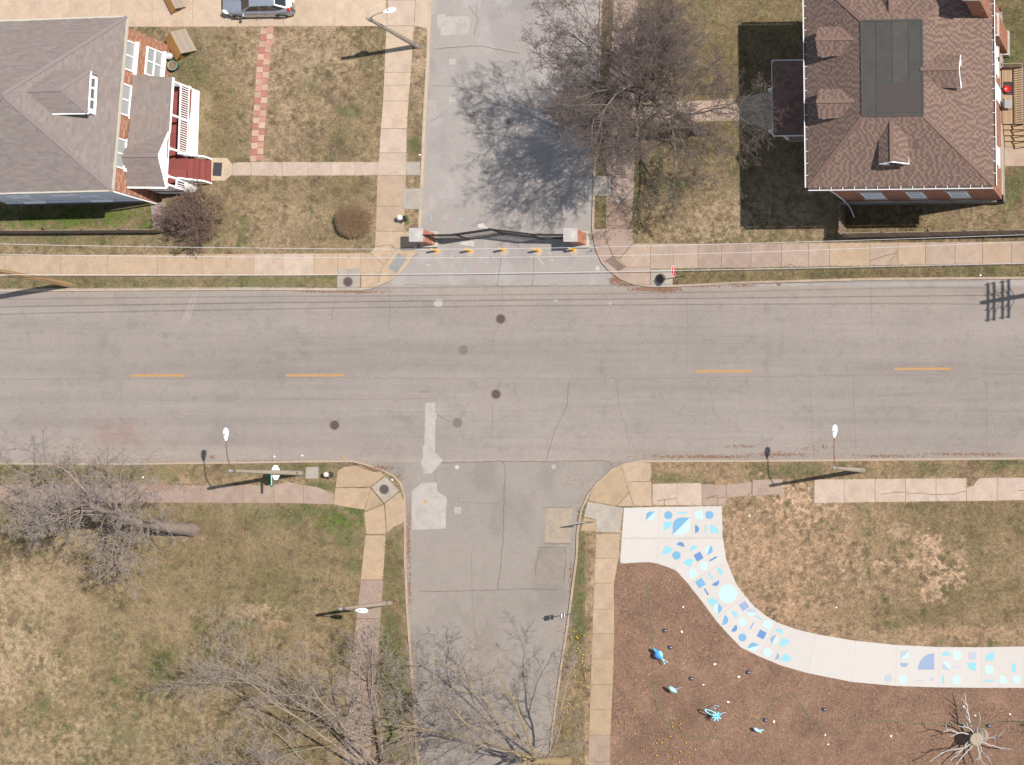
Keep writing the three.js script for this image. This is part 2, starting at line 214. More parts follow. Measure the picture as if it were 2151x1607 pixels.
// north-west
{
  const sw = group('sidewalk', 'structure');
  const L = [[818, -200], [814, 0], [811, 55], [804, 213], [799, 273], [795, 340], [792, 370], [788.5, 486], [787, 518]], R = [[876, -200], [872, 0], [869, 55], [863, 150], [858, 213], [854, 271], [853, 369], [851, 371], [849, 486]];
  strip(sw, vert(L, R, [-130, -60, 0, 54]), C.peach); strip(sw, vert(L, R, [54, 103, 152, 179, 212, 270]), C.warm); strip(sw, vert(L, R, [270, 321, 368]), C.peach); strip(sw, vert(L, R, [368, 433, 486]), C.tan);
  const T = [[-300, 538], [0, 536], [540, 533], [776, 531]], B = [[-300, 582], [0, 580], [540, 580], [757, 578]];
  strip(sw, horiz(T, B, [-120, 9, 127, 225, 330, 424, 474, 533]), C.tan); strip(sw, horiz(T, B, [533, 594, 659]), C.peach); strip(sw, horiz(T, B, [659, 709, 758]), C.tan);
  slab(sw, [[758, 531], [776, 530], [806, 556], [797, 578], [794, 601], [778, 605], [758, 607]], C.tan);
  slab(sw, [[776, 530], [787, 519], [820, 514], [831, 525], [806, 556]], C.tan); slab(sw, [[788.5, 486], [858, 486], [878, 500], [874, 516], [831, 523], [820, 514], [787, 518]], C.tan);
  slab(sw, [[831, 525], [873, 518], [867, 536], [854, 556], [837, 575], [818, 590], [795, 600], [797, 578], [806, 556]], C.tan);
  slab(sw, [[853, 340], [882, 340], [882, 368], [853, 368]], C.grey);
  const inl = slab(sw, [[847, 396], [888, 395], [885, 440], [844, 439]], C.grey, .15); slab(sw, [[709, 564], [757, 565], [755, 610], [707, 610]], C.grey, .15);
  const drv = group('driveway', 'structure');
  const DT = [[-300, -70], [813, -70]], DB = [[-300, 58], [265, 57], [813, 55]];
  strip(drv, horiz(DT, DB, [-180, -20, 63, 148, 233, 319, 404, 498, 596, 703, 812]), C.warm, .12);
  slab(drv, [[876, -70], [908, -70], [906, 0], [902, 63], [870, 54]], C.warm, .12);
  const wk = group('front_path', 'structure');
  strip(wk, [[[487, 341], [487, 369]], [[527, 340], [527, 369]], [[592, 340], [592, 370]], [[645, 340], [645, 369]], [[695, 340], [695, 369]], [[745, 340], [745, 369]], [[795, 340], [794, 368]]], C.peach, .12);
  slab(wk, [[440, 331], [476, 331], [487, 343], [487, 367], [473, 380], [440, 380]], C.warm, .13);
  mesh('pad', metreUV(extrude(px2([[836, 531], [855, 542], [832.5, 574], [815, 563.5]], .14), .1, .138), .4), conc(168, 166, 164), sw).name = 'tactile_pad';
  // chequered paver path
  const pv = group('paver_path', 'structure');
  const z3 = Z(440, 0, 3.983); const red = [conc(214, 150, 138), conc(206, 138, 126), conc(222, 164, 150)], tn = [conc(226, 188, 160), conc(216, 178, 152), conc(230, 196, 170)];
  for (let r = 0; r < 21; r++) for (let c = 0; c < 2; c++) {
    const y0 = 232 + r * 53.2, y1 = y0 + 52, xl = y => lerp(428, 338, (y - 232) / 1118) - (r > 2 ? 12 * sm(2, 4, r) * (1 - r / 24) : 0); const w = 54, j = () => (rnd() - .5) * 5;
    const a = xl(y0) + c * w, b = xl(y1) + c * w, sy = (c ? -6 : 3) + (rnd() - .5) * 5;
    const p = [z3(a + j(), y0 + sy), z3(a + w + j(), y0 + sy), z3(b + w + j(), y1 + sy), z3(b + j(), y1 + sy)];
    const isRed = (r + c) % 2 === 1; mesh('paver', slabGeo(p, .125 + rnd() * .012, .25, .06), (isRed ? red : tn)[Math.floor(rnd() * 3)], pv);
  }
}
// north-east
{
  const sw = group('sidewalk', 'structure');
  const L = [[1293, -200], [1289, 0], [1274, 300], [1272, 480]], R = [[1345, -200], [1341, 0], [1334, 300], [1328, 480], [1330, 509]];
  strip(sw, vert(L, R, [-120, -60, 0, 61, 122, 183, 244, 305, 366]), C.pink); 
  slab(sw, [[1285, 367], [1332, 366], [1330, 426], [1273, 426], [1273, 414], [1285, 413]], C.pink); strip(sw, vert(L, R, [426, 480]), C.brown);
  slab(sw, [[1247, 369], [1284, 369], [1284, 412], [1246, 412]], C.grey, .14);
  slab(sw, [[1244, 481], [1272, 480], [1276, 512], [1286, 538], [1267, 552], [1255, 528], [1246, 496]], C.pink); slab(sw, [[1272, 480], [1328, 480], [1330, 510], [1301, 543], [1286, 537], [1276, 512]], C.pink);
  slab(sw, [[1330, 511], [1366, 511], [1366, 561], [1314, 561], [1301, 544]], C.paleTan); slab(sw, [[1267, 553], [1286, 538], [1301, 544], [1314, 561], [1366, 561], [1366, 602], [1331, 597], [1305, 587], [1280, 569]], C.paleTan);
  const T = [[1366, 511], [1540, 511.5], [2151, 507], [2400, 505]], B = [[1366, 565], [1540, 563], [2151, 553], [2400, 549]];
  strip(sw, horiz(T, B, [1366, 1414, 1466, 1515, 1577, 1641, 1698, 1742]), [C.paleTan, C.paleTan, C.pink, C.pink, C.pink, C.paleTan, C.paleTan]); strip(sw, horiz(T, B, [1742, 1827]), C.tan); strip(sw, horiz(T, B, [1827, 1886, 1944, 2006, 2064, 2124, 2190, 2250]), [C.paleTan, C.tan, C.paleTan]);
  slab(sw, [[1367, 566], [1413, 565], [1413, 602], [1366, 602]], C.grey, .14);
  mesh('tactile_pad', metreUV(extrude(px2([[1272, 548.5], [1286, 537], [1314, 561], [1299, 570]], .14), .1, .138), .4), conc(150, 128, 118), sw);
  const wk = group('front_path', 'structure');
  strip(wk, [[[1334, 216], [1334, 262]], [[1388, 213], [1388, 260]], [[1440, 212], [1440, 257]], [[1495, 210], [1495, 255]], [[1551, 205], [1548, 254]]], C.paleTan, .12);
  slab(wk, [[1551, 205], [1618, 190], [1660, 190], [1660, 276], [1620, 274], [1548, 254]], C.grey, .12);
}
// south-west
{
  const sw = group('sidewalk', 'structure');
  const T = [[-200, 1016], [0, 1018], [250, 1016], [430, 1020], [540, 1018]], B = [[-200, 1052], [0, 1054], [270, 1056], [540, 1057]];
  strip(sw, horiz(T, B, [-190, -126, -62, 2, 66, 130, 194, 258, 322, 386, 449, 511]), C.rose);
  slab(sw, [[511, 1018], [575, 1020], [576, 1057], [511, 1057]], C.pink); slab(sw, [[575, 1019], [603, 1012], [620, 1014], [637, 1019], [637, 1058], [576, 1057]], C.pink); slab(sw, [[637, 1019], [664, 1022], [700, 1036], [700, 1060], [637, 1058]], C.pink);
  slab(sw, [[704, 1024], [709, 988], [722, 981], [746, 977], [784, 991], [800, 991], [808, 999], [778, 1023]], C.corner); slab(sw, [[704, 1025], [778, 1025], [766, 1070], [757, 1070], [700, 1060]], C.corner);
  slab(sw, [[779, 1023], [809, 1000], [839, 1031], [806.5, 1057]], C.grey, .14, { name: 'slab' });
  slab(sw, [[778, 1026], [805, 1058], [764, 1075], [767, 1069]], C.corner); slab(sw, [[806, 1059], [811, 1122], [769, 1122], [764, 1077]], C.corner); slab(sw, [[808, 1057], [840, 1033], [847, 1050], [849, 1085], [847, 1098], [826, 1108], [812, 1121]], C.corner);
  const R = [[810, 1123], [810, 1160], [802, 1243], [796, 1355], [786, 1440], [782, 1480], [778, 1620], [770, 1800]], L = R.map(([x, y]) => [x - lerp(43, 56, clamp((y - 1123) / 300)), y]);
  strip(sw, vert(L, R, [1124, 1218]), C.corner); strip(sw, vert(L, R, [1218, 1300, 1375, 1450, 1530, 1610, 1690]), C.rose);
  slab(sw, [[642, 981], [669, 980], [669, 1006], [641, 1006]], C.grey, .13);
}
// south-east
{
  const sw = group('sidewalk', 'structure');
  slab(sw, [[1236, 1052], [1240, 1038], [1255, 1017], [1286, 989], [1305, 978], [1321, 1035], [1295, 1063]], C.corner); slab(sw, [[1305, 977], [1345, 970], [1367.5, 973.5], [1367.5, 1011.5], [1314, 1012]], C.tan);
  slab(sw, [[1314, 1012], [1367.5, 1012], [1369, 1063], [1331, 1063], [1322, 1035]], C.tan); slab(sw, [[1321, 1036], [1331, 1063], [1296, 1063]], C.tan);
  slab(sw, [[1234, 1053], [1309, 1067], [1302, 1119], [1251.5, 1118], [1251.5, 1091], [1226, 1085]], C.grey); slab(sw, [[1226, 1087], [1251, 1093], [1251, 1117], [1219, 1115]], C.corner);
  const L = [[1251.5, 1120], [1248, 1225], [1246, 1261], [1243, 1360], [1240, 1438], [1235, 1607], [1230, 1800]], R = [[1301.5, 1120], [1299, 1185], [1289, 1225], [1290, 1337], [1287, 1440], [1282, 1550], [1280, 1800]];
  strip(sw, vert(L, R, [1121, 1173, 1225, 1280, 1331]), C.tan); strip(sw, vert(L, R, [1331, 1384, 1438, 1491, 1544]), C.corner); strip(sw, vert(L, R, [1544, 1600, 1660]), C.pink);
  const T = [[1369, 1016], [1526, 1013], [1710, 1007], [2151, 1003], [2400, 1001]], B = [[1369, 1061], [1470, 1062], [1710, 1057], [2151, 1051], [2400, 1048]];
  strip(sw, horiz(T, B, [1370, 1422, 1474]), C.peach); slab(sw, [[1474, 1016], [1526, 1019], [1525, 1044], [1474, 1046]], C.pink); slab(sw, [[1474, 1048], [1506, 1045], [1506, 1061], [1474, 1062]], C.pink); slab(sw, [[1507, 1045], [1525, 1046], [1521, 1061], [1507, 1061]], C.pink);
  slab(sw, [[1526, 1017], [1553, 1015], [1578, 1011], [1578, 1034], [1568, 1042], [1526, 1046]], C.pink); slab(sw, [[1580, 1008], [1644, 1006], [1644, 1040], [1627, 1039], [1580, 1042]], C.pink);
  strip(sw, horiz(T, B, [1710, 1773, 1838, 1902, 1966, 2030]), C.peach); slab(sw, [[2044, 1020], [2056, 1004], [2094, 1003], [2094, 1052], [2030, 1053], [2030, 1024]], C.peach); strip(sw, horiz(T, B, [2094, 2158, 2220]), C.peach);
}
// ---------------------------------------------------------------- painted white path
const pathTop = [[1310.5, 1066.5], [1385, 1065], [1453.5, 1064], [1516, 1063], [1518, 1121], [1526, 1178], [1546, 1226], [1566, 1253], [1584, 1274], [1608, 1293], [1631, 1307], [1670, 1321], [1714, 1332], [1797, 1346], [1885, 1355], [1973, 1359], [2060, 1359.5], [2148, 1358], [2240, 1354]];
const pathBot = [[1302, 1183.5], [1361, 1181], [1379, 1183.5], [1401, 1191], [1420, 1199], [1445, 1226], [1476, 1266], [1502.5, 1302], [1526, 1329], [1556, 1360], [1593.4, 1378.5], [1640, 1398], [1696, 1414], [1789, 1432.5], [1880, 1441], [1970, 1444], [2060, 1445], [2150, 1445], [2240, 1444]];
{
  const pw = group('painted_path', 'structure');
  const M = C.white, b = pathBot, t = pathTop; mesh('path_bedding', metreUV(sheet(px2([...pathTop, ...[...pathBot].reverse()], .13), .131), .4), conc(214, 204, 196), pw);
  slab(pw, [[1310.5, 1066.5], [1385, 1065], [1382, 1130], [1305.5, 1130]], M, .14); slab(pw, [[1385, 1065], [1453.5, 1064], [1452, 1130], [1382, 1130]], M, .14); slab(pw, [[1453.5, 1064], [1516, 1063], [1518, 1121], [1518, 1130], [1452, 1130]], M, .14);
  slab(pw, [[1305.5, 1131], [1382, 1131], [1379, 1183.5], [1361, 1181], [1302, 1183.5]], M, .14); slab(pw, [[1382, 1131], [1452, 1131], [1420, 1199], [1401, 1191], [1379, 1183.5]], M, .14);
  slab(pw, [[1452, 1131], [1518, 1131], [1526, 1178], [1445, 1226], [1420, 1199]], M, .14); slab(pw, [[1526, 1178], [1546, 1226], [1566, 1253], [1502.5, 1302], [1476, 1266], [1445, 1226]], M, .14);
  slab(pw, [[1566, 1253], [1584, 1274], [1608, 1293], [1631, 1307], [1593.4, 1378.5], [1556, 1360], [1526, 1329], [1502.5, 1302]], M, .14); slab(pw, [[1631, 1307], [1670, 1321], [1714, 1332], [1696, 1414], [1640, 1398], [1593.4, 1378.5]], M, .14);
  for (let i = 12; i < 18; i++) slab(pw, [t[i], t[i + 1], b[i + 1], b[i]], M, .14);
  // painted shapes: kind, centre, size, turn (degrees, clockwise in plan), colours
  const zA = Z(1200, 960, 3.983), zB = Z(1240, 1160, 3.594), zC = Z(1611, 1160, 3.594), sA = 3.983, sB = 3.594;
  const pm = {}; for (const [k, c] of Object.entries({ m: [136, 196, 236], d: [114, 162, 222], c: [170, 234, 250], p: [222, 252, 252], f: [172, 192, 226], w: [208, 218, 232] })) { const a = A(...c); pm[k] = mat([a[0] / .86, a[1] / .86, a[2] / .86], .7, { map: fineTex }); }
  const arc = (cx, cy, r, a0, a1, n = 14) => [...Array(n + 1).keys()].map(i => { const a = lerp(a0, a1, i / n); return [cx + r * Math.cos(a), cy + r * Math.sin(a)]; });
  const PI = Math.PI;
  const shapes = {
    circle: s => [arc(0, 0, s / 2, 0, 2 * PI, 28).slice(0, 28)],
    bar: (s, s2) => [[[-s / 2, -s2 / 2], [s / 2, -s2 / 2], [s / 2, s2 / 2], [-s / 2, s2 / 2]]],
    square: s => [[[-s / 2, -s / 2], [s / 2, -s / 2], [s / 2, s / 2], [-s / 2, s / 2]]],
    half: s => [arc(0, s * .22, s / 2, PI, 2 * PI)],
    quarter: s => [[[s / 2, s / 2], ...arc(s / 2, s / 2, s, PI, 1.5 * PI)]],
    dee: s => [[[-s / 2, s / 2], ...arc(0, 0, s / 2, PI, 2 * PI), [s / 2, s * .2], ...arc(s * .2, s * .2, s * .3, 0, PI / 2, 6)]],
    leaf: s => [[[-s / 2, s / 2], [-s / 2, 0], ...arc(0, 0, s / 2, PI, 1.5 * PI), [s / 2, -s / 2]], [[s / 2, -s / 2], [s / 2, 0], ...arc(0, 0, s / 2, 0, PI / 2), [-s / 2, s / 2]]],
  };
  const put = (z, sc, kind, x, y, s, rot, cols, s2) => { const [X, Y] = z(x, y), a = rot * PI / 180; shapes[kind](s / sc, (s2 || 0) / sc).forEach((poly, i) => { const q = poly.map(([u, v]) => [X + u * Math.cos(a) - v * Math.sin(a), Y + u * Math.sin(a) + v * Math.cos(a)]); mesh('painted_shape', metreUV(sheet(px2(q, .15), .1495), .4), pm[cols[i] || cols[0]], pw); }); };
  for (const a of [['leaf', 663, 492, 72, 0, 'mp'], ['circle', 812, 487, 68, 0, 'm'], ['bar', 930, 468, 76, 0, 'c', 14], ['dee', 1067, 485, 74, -90, 'p'], ['circle', 1156, 485, 68, 0, 'm'], ['quarter', 808, 576, 70, 180, 'c'], ['leaf', 921, 578, 144, 0, 'mp'], ['half', 1050, 603, 66, 90, 'd'], ['bar', 1125, 598, 14, 0, 'c', 72], ['quarter', 1199, 601, 68, 90, 'c'],
    ['half', 918, 730, 66, 20, 'd'], ['quarter', 805, 788, 72, 205, 'c'], ['circle', 880, 823, 70, 0, 'm'], ['half', 1022, 760, 68, -35, 'c'], ['leaf', 1150, 778, 66, -25, 'pm'], ['square', 1065, 833, 62, -30, 'd'], ['bar', 1187, 852, 70, -30, 'd', 14], ['quarter', 982, 873, 70, 30, 'c'], ['circle', 1108, 913, 72, 0, 'p'], ['dee', 1016, 972, 72, -30, 'p'],
    ['half', 1245, 955, 66, 60, 'c'], ['bar', 1170, 1000, 66, 62, 'c', 14], ['square', 1080, 1055, 66, -32, 'm'], ['half', 1212, 1060, 66, 150, 'd'], ['circle', 1308, 1145, 156, 0, 'p'], ['bar', 1130, 1128, 62, 58, 'd', 14], ['quarter', 1180, 1203, 70, 55, 'c'], ['leaf', 1227, 1268, 66, -45, 'pm'], ['square', 1445, 1247, 64, -35, 'f'], ['leaf', 1503, 1300, 66, 45, 'wp'],
    ['half', 1368, 1312, 66, 55, 'c'], ['half', 1290, 1368, 84, 105, 'm'], ['circle', 1432, 1380, 72, 0, 'p'], ['bar', 1570, 1345, 66, 38, 'c', 14], ['bar', 1510, 1413, 64, -60, 'f', 11], ['dee', 1647, 1398, 74, 40, 'p'], ['half', 1368, 1438, 66, 125, 'd'], ['square', 1593, 1485, 62, 28, 'd'], ['circle', 1432, 1510, 66, 0, 'm'], ['half', 1742, 1455, 66, 20, 'c'], ['leaf', 1697, 1527, 64, -20, 'fp'], ['quarter', 1785, 1557, 70, 200, 'c']]) put(zA, sA, ...a);
  for (const a of [['leaf', 1230, 715, 66, 30, 'mp'], ['circle', 1338, 755, 66, 0, 'p'], ['half', 1413, 790, 52, 110, 'f'], ['quarter', 1477, 808, 66, 225, 'c']]) put(zB, sB, ...a);
  for (const a of [['leaf', 1043, 775, 66, 0, 'wp'], ['quarter', 1202, 825, 122, 0, 'f'], ['half', 1037, 850, 62, 180, 'f'], ['circle', 917, 953, 56, 0, 'w'], ['dee', 1028, 960, 66, 90, 'p'], ['bar', 1148, 967, 60, 0, 'w', 9], ['half', 1353, 768, 64, 0, 'c'], ['dee', 1437, 778, 68, 90, 'p'], ['leaf', 1353, 858, 64, 90, 'pw'], ['bar', 1437, 865, 62, 0, 'w', 9], ['quarter', 1546, 866, 64, 270, 'c'], ['square', 1553, 782, 56, 0, 'w'], ['bar', 1330, 960, 14, 0, 'c', 62], ['circle', 1432, 965, 68, 0, 'p'], ['circle', 1246, 958, 28, 0, 'w'], ['quarter', 1682, 785, 66, 0, 'c'], ['dee', 1680, 888, 66, 90, 'p'], ['bar', 1865, 873, 28, 0, 'c', 64], ['bar', 1680, 970, 66, 0, 'c', 14], ['quarter', 1787, 960, 62, 90, 'p'], ['circle', 1885, 960, 62, 0, 'p']]) put(zC, sB, ...a);
}
// ---------------------------------------------------------------- mulch bed
const bedPoly = [[1300, 1186], ...pathBot.slice(1, 19), [3200, 1400], [3200, 2200], [1279, 2200], [1282, 1550], [1288, 1440], [1291, 1337], [1290, 1225]];
const mulchTex = tex(1024, 1024, (i, j) => { const x = i / 1024 * 30, y = j / 1024 * 30; const f = (.72 + .56 * fbm(x * .6, y * .6, 4)) * (.7 + .6 * tr()); const c = mix3(A(144, 112, 92), A(178, 140, 115), fbm(x * 5, y * 5, 3)); return [c[0] * f, c[1] * f, c[2] * f]; }, false);
mesh('mulch_bed', metreUV(sheet(px2(bedPoly, .12), .118), 1 / 30), mat([1, 1, 1], 1, { map: mulchTex }), null, 'structure');
paved.push(bedPoly);
// ---------------------------------------------------------------- road patches, seams, markings
const road = scene.getObjectByName('road');
{
  const z5 = Z(900, 0, 3.073), z4 = Z(540, 300, 3.983), zS = Z(440, 800, 3.983), zE = Z(900, 800, 3.983), z6 = Z(1000, 300, 3.983);
  const white = conc(206, 197, 190), pale = conc(194, 184, 176), tanP = conc(192, 174, 156), dk = conc(168, 155, 144);
  const pt = (z, pts, m, y = .005) => mesh('concrete_patch', metreUV(sheet(px2(pts.map(p => z(...p))), y), .4), m, road);
  pt(z5, [[55, 95], [105, 90], [112, 108], [258, 103], [270, 140], [255, 222], [75, 230], [78, 190], [55, 180]], white); pt(z5, [[137, 378], [178, 379], [176, 418], [130, 416]], white); pt(z5, [[133, 625], [175, 622], [177, 655], [133, 662]], white);
  pt(z4, [[1500, 1312], [1552, 1310], [1551, 1374], [1490, 1375], [1475, 1345]], white); pt(z4, [[1850, 680], [1900, 672], [1915, 700], [1940, 715], [1850, 712]], conc(232, 228, 224)); pt(z4, [[1720, 825], [1815, 820], [1815, 868], [1690, 850]], conc(226, 220, 214)); pt(z4, [[1552, 595], [1605, 592], [1600, 650], [1545, 650]], pale);
  pt(zS, [[1808, 183], [1885, 183], [1888, 260], [1905, 300], [1890, 330], [1887, 600], [1955, 665], [1860, 775], [1790, 775], [1788, 740], [1770, 690], [1785, 640], [1785, 550], [1797, 540]], white);
  pt(zS, [[1780, 852], [1903, 850], [1905, 925], [1975, 965], [1990, 1000], [1980, 1060], [1977, 1237], [1690, 1247], [1692, 925]], white); pt(zS, [[2050, 1058], [2106, 1055], [2107, 1113], [2070, 1116], [2050, 1110]], white);
  pt(zE, [[982, 1065], [1205, 1065], [1190, 1355], [972, 1352]], tanP); pt(zE, [[915, 1400], [1135, 1396], [1150, 1470], [1120, 1690], [890, 1700]], dk, .0045);
  pt(z6, [[1100, 1335], [1135, 1332], [1140, 1362], [1105, 1368]], pale);
  const disc = (x, y, r, m, name = 'survey_mark') => mesh(name, metreUV(sheet(px2([...Array(20).keys()].map(i => [x + r * Math.cos(i * Math.PI / 10), y + r * Math.sin(i * Math.PI / 10)])), .006), .4), m, road);
  disc(1255.5, 564, 5, conc(226, 214, 200)); disc(960, 981.5, 4.6, conc(226, 218, 206)); disc(1163, 980.5, 5, conc(204, 192, 180)); for (const x of [918, 988, 1059, 1131, 1206]) disc(x, 529, 9, conc(210, 194, 180));
  const orange = mat(A(232, 172, 84), .8), cyan = mat(A(176, 212, 226), .8), wht = mat(A(222, 214, 208), .8);
  disc(894, 1054, 3.2, orange); for (const [a, b, c, d, m] of [[721, 956, 726, 966, orange], [711, 985, 718, 990, orange], [716, 989, 723, 995, orange], [854, 1069, 860, 1073, orange], [903, 452, 906, 452, cyan], [903, 464, 908, 464, cyan], [906, 452, 907, 464, cyan], [964, 460, 974, 462, cyan], [976, 562, 979, 571, cyan], [894, 556, 904, 557, wht], [1150, 530, 1158, 534, wht], [1156, 546, 1163, 547, wht], [1130, 540, 1142, 556, wht], [1163, 630, 1172, 633, wht]]) mesh('survey_mark', metreUV(bar3(a, b, c, d, 2.2)), m, road);
  function bar3(x0, y0, x1, y1, w) { return sheet(px2(offset([[x0, y0], [x1, y1]], w / 2).concat(offset([[x0, y0], [x1, y1]], -w / 2).reverse())), .007); }
  // worn centre dashes
  const dashM = mat([1, 1, 1], .85, { map: tex(256, 32, (i, j) => { const n = fbm(i * .09, j * .16, 3); const c = A(222, 166, 90), w = A(184, 168, 152); return mix3(c, w, sm(.52, .7, n) * .8); }) });
  for (const [x0, x1, y] of [[275, 386, 789], [601, 722, 788.5], [1461, 1580, 780], [1879, 1997, 775]]) { const g = sheet(px2([[x0, y - 2.6], [x1, y - 3.1], [x1, y + 2.2], [x0, y + 2.6]]), .006); const a = P(x0, y), b = P(x1, y), p = g.attributes.position, u = g.attributes.uv; for (let i = 0; i < p.count; i++) u.setXY(i, (p.getX(i) - a.x) / (b.x - a.x), p.getZ(i) > a.z ? 1 : 0); mesh('lane_marking', g, dashM, road); }
  for (const pts of [[[376, 680], [388, 660], [404, 615], [408, 615], [394, 664], [384, 681]], [[384, 684], [396, 662], [413, 613], [416, 613], [400, 668]]]) mesh('scuff_mark', metreUV(sheet(px2(pts), .0045), .4), conc(190, 176, 168), road);
  // cracks and seams
  const crackM = mat(A(140, 126, 118), 1), crackB = mat(A(154, 142, 135), 1), cr2 = RNG(33);
  const crack = (pts, w = 1.1, m = crackM, jit = 2.2, hh = .0035) => { const q = []; for (let i = 0; i + 1 < pts.length; i++) { const [a, b] = [pts[i], pts[i + 1]], n = Math.max(2, Math.round(Math.hypot(b[0] - a[0], b[1] - a[1]) / 9)); for (let k = 0; k < n; k++) q.push([lerp(a[0], b[0], k / n) + (k ? (cr2() - .5) * jit : 0), lerp(a[1], b[1], k / n) + (k ? (cr2() - .5) * jit : 0)]); } q.push(pts[pts.length - 1]); const l = offset(q, w / 2).map((p, i) => [p[0] + (cr2() - .5) * w * .5, p[1] + (cr2() - .5) * w * .5]), r = offset(q, -w / 2); const gs = []; for (let i = 0; i + 1 < q.length; i++) { const v = px2([l[i], l[i + 1], r[i + 1], r[i]], hh); gs.push(quad3(V(v[0][0], hh, v[0][1]), V(v[1][0], hh, v[1][1]), V(v[2][0], hh, v[2][1]), V(v[3][0], hh, v[3][1]))); } mesh('crack', merge(gs), m, road); };
  crack([[0, 797], [300, 795], [600, 793], [900, 795], [1200, 796], [1500, 793], [1800, 788], [2151, 786]], 1, crackB); crack([[560, 838], [700, 839], [820, 838], [900, 837]], 1.1, crackB, 1); crack([[882, 823], [900, 823]], 1.4, crackM, .5);
  crack([[1196, 800], [1190, 855], [1165, 905], [1158, 930], [1148, 967]], 1.2); crack([[1293, 800], [1302, 860], [1316, 905], [1322, 935]], 1.1, crackB); crack([[1051, 800], [1046, 815]]); crack([[1036, 846], [1034, 890], [1033, 920]], 1, crackB); crack([[985, 845], [975, 865], [968, 880]], 1, crackB); crack([[915, 870], [935, 882], [950, 886]], 1); crack([[965, 900], [975, 925]], .9, crackB);
  crack([[923, 972], [1000, 970], [1055, 969], [1150, 970], [1220, 968], [1280, 968], [1286, 978]], 1.7); crack([[1056, 970], [1061, 990], [1059, 1050], [1057, 1130], [1050, 1200], [1044, 1240]], 1.3); crack([[880, 1243], [960, 1242], [1040, 1240], [1110, 1237], [1172, 1238]], 1.4);
  crack([[918, 1020], [912, 990], [945, 982]], 1, crackB); crack([[960, 1040], [965, 1055], [1050, 1058]], .9, crackB); crack([[990, 1164], [992, 1240], [995, 1300], [1010, 1400]], .9, crackB); crack([[1140, 1066], [1200, 1065]], 1.1); crack([[1144, 1141], [1200, 1143]], 1.2); crack([[1127, 1222], [1185, 1222], [1188, 1170], [1186, 1150], [1130, 1150], [1125, 1200], [1128, 1222]], 1.4);
  crack([[915, 103], [980, 98], [1010, 96], [1060, 107], [1090, 112]], 1.3); crack([[905, 180], [960, 182], [1000, 192], [1060, 200]], 1, crackB); crack([[903, 256], [940, 232]], 1.1, crackB); crack([[1003, 5], [1000, 35]], 1, crackB); crack([[995, 75], [1004, 40], [985, 12]], 1.2, crackB);
  crack([[1052, 540], [1048, 575], [1044, 600]], 1.3); crack([[1122, 540], [1120, 580], [1118, 600]], 1.1); crack([[850, 598], [1000, 600], [1130, 600], [1170, 597]], 1.1, crackB); crack([[1056, 600], [1055, 658]], .9, crackB); crack([[1048, 680], [1040, 700], [1035, 720]], .9, crackB); crack([[818, 610], [819, 660], [816, 690]], .9, crackB); crack([[700, 645], [698, 672]], 1.4, crackB);
  crack([[1443, 620], [1445, 700], [1442, 780]], .8, crackB); crack([[1700, 790], [1704, 860], [1708, 950]], .8, crackB); crack([[1792, 800], [1796, 880], [1797, 945]], .9, crackB); crack([[2072, 800], [2072, 870], [2073, 955]], .9, crackB); crack([[1830, 600], [1831, 680]], .8, crackB); crack([[225, 800], [215, 840]], .8, crackB); crack([[2030, 790], [1980, 850]], .8, crackB); crack([[1490, 800], [1500, 870], [1535, 900]], .8, crackB);
  const sc = mat(A(150, 118, 98), 1); for (const p of [[[1850, 1038], [1880, 1034], [1902, 1033]], [[1903, 1036], [1930, 1036], [1966, 1039]], [[1967, 1038], [2000, 1038], [2029, 1032]], [[2140, 1030], [2180, 1033]], [[1381, 1052], [1396, 1049], [1421, 1047]], [[1396, 1049], [1396, 1062]], [[1490, 1044], [1510, 1041]], [[1827, 548], [1850, 540], [1885, 530]], [[1868, 548], [1880, 538]], [[1650, 560], [1662, 555], [1672, 560]], [[1277, 415], [1288, 426]], [[1290, 540], [1270, 500], [1271, 482]]]) crack(p, 1.2, sc, 1.6, .1385);
}
// ---------------------------------------------------------------- manhole covers
{
  const lidT = tex(128, 128, (i, j) => { const x = i / 64 - 1, y = j / 64 - 1; const f = (Math.floor((i + 400) / 8) + Math.floor((j + 400) / 8)) % 2 ? .86 : 1.1; return [f * .8, f * .8, f * .8]; });
  const lid = new THREE.CylinderGeometry(.26, .26, .03, 28).translate(0, .0, 0), ring = new THREE.RingGeometry(.265, .315, 32).rotateX(-Math.PI / 2).translate(0, .012, 0), rim = new THREE.TorusGeometry(.262, .012, 5, 28).rotateX(Math.PI / 2).translate(0, .014, 0);
  const cols = { d: [mat(A(116, 98, 94).map(v => v / .8), .75, { map: lidT, metalness: .25 }), mat(A(148, 132, 126), .8)], l: [mat(A(148, 134, 128).map(v => v / .8), .8, { map: lidT, metalness: .1 }), mat(A(158, 146, 140), .85)] };
  for (const [x, y, k, h, label] of [[1052, 670, 'd', 0, 'dark iron manhole cover in the road in line with the iron gate'], [974, 735, 'l', 0, 'pale worn manhole cover in the road between the dark cover and the centre line'], [1042, 828, 'd', 0, 'dark iron manhole cover just south of the road centre line'], [703, 893, 'd', 0, 'greyish manhole cover in the road in front of the octagonal sign pole'], [961, 888, 'l', 0, 'pale manhole cover beside the long concrete road patch'], [731, 592, 'd', .147, 'dark round drain lid in the corner slab beside the brown shrub lawn'], [807, 1028, 'd', .137, 'dark round drain lid in the tilted corner slab near the short pale hydrant'], [1388, 585, 'd', .137, 'dark round drain lid in the kerb slab next to the red stop sign']]) {
    const t = thing('manhole_cover', label, 'manhole cover', P(x, y, h)); mesh('lid', lid, cols[k][0], t); mesh('frame', ring, cols[k][1], t); mesh('rim', rim, cols[k][1], t); t.rotation.y = rnd() * 3;
  }
}
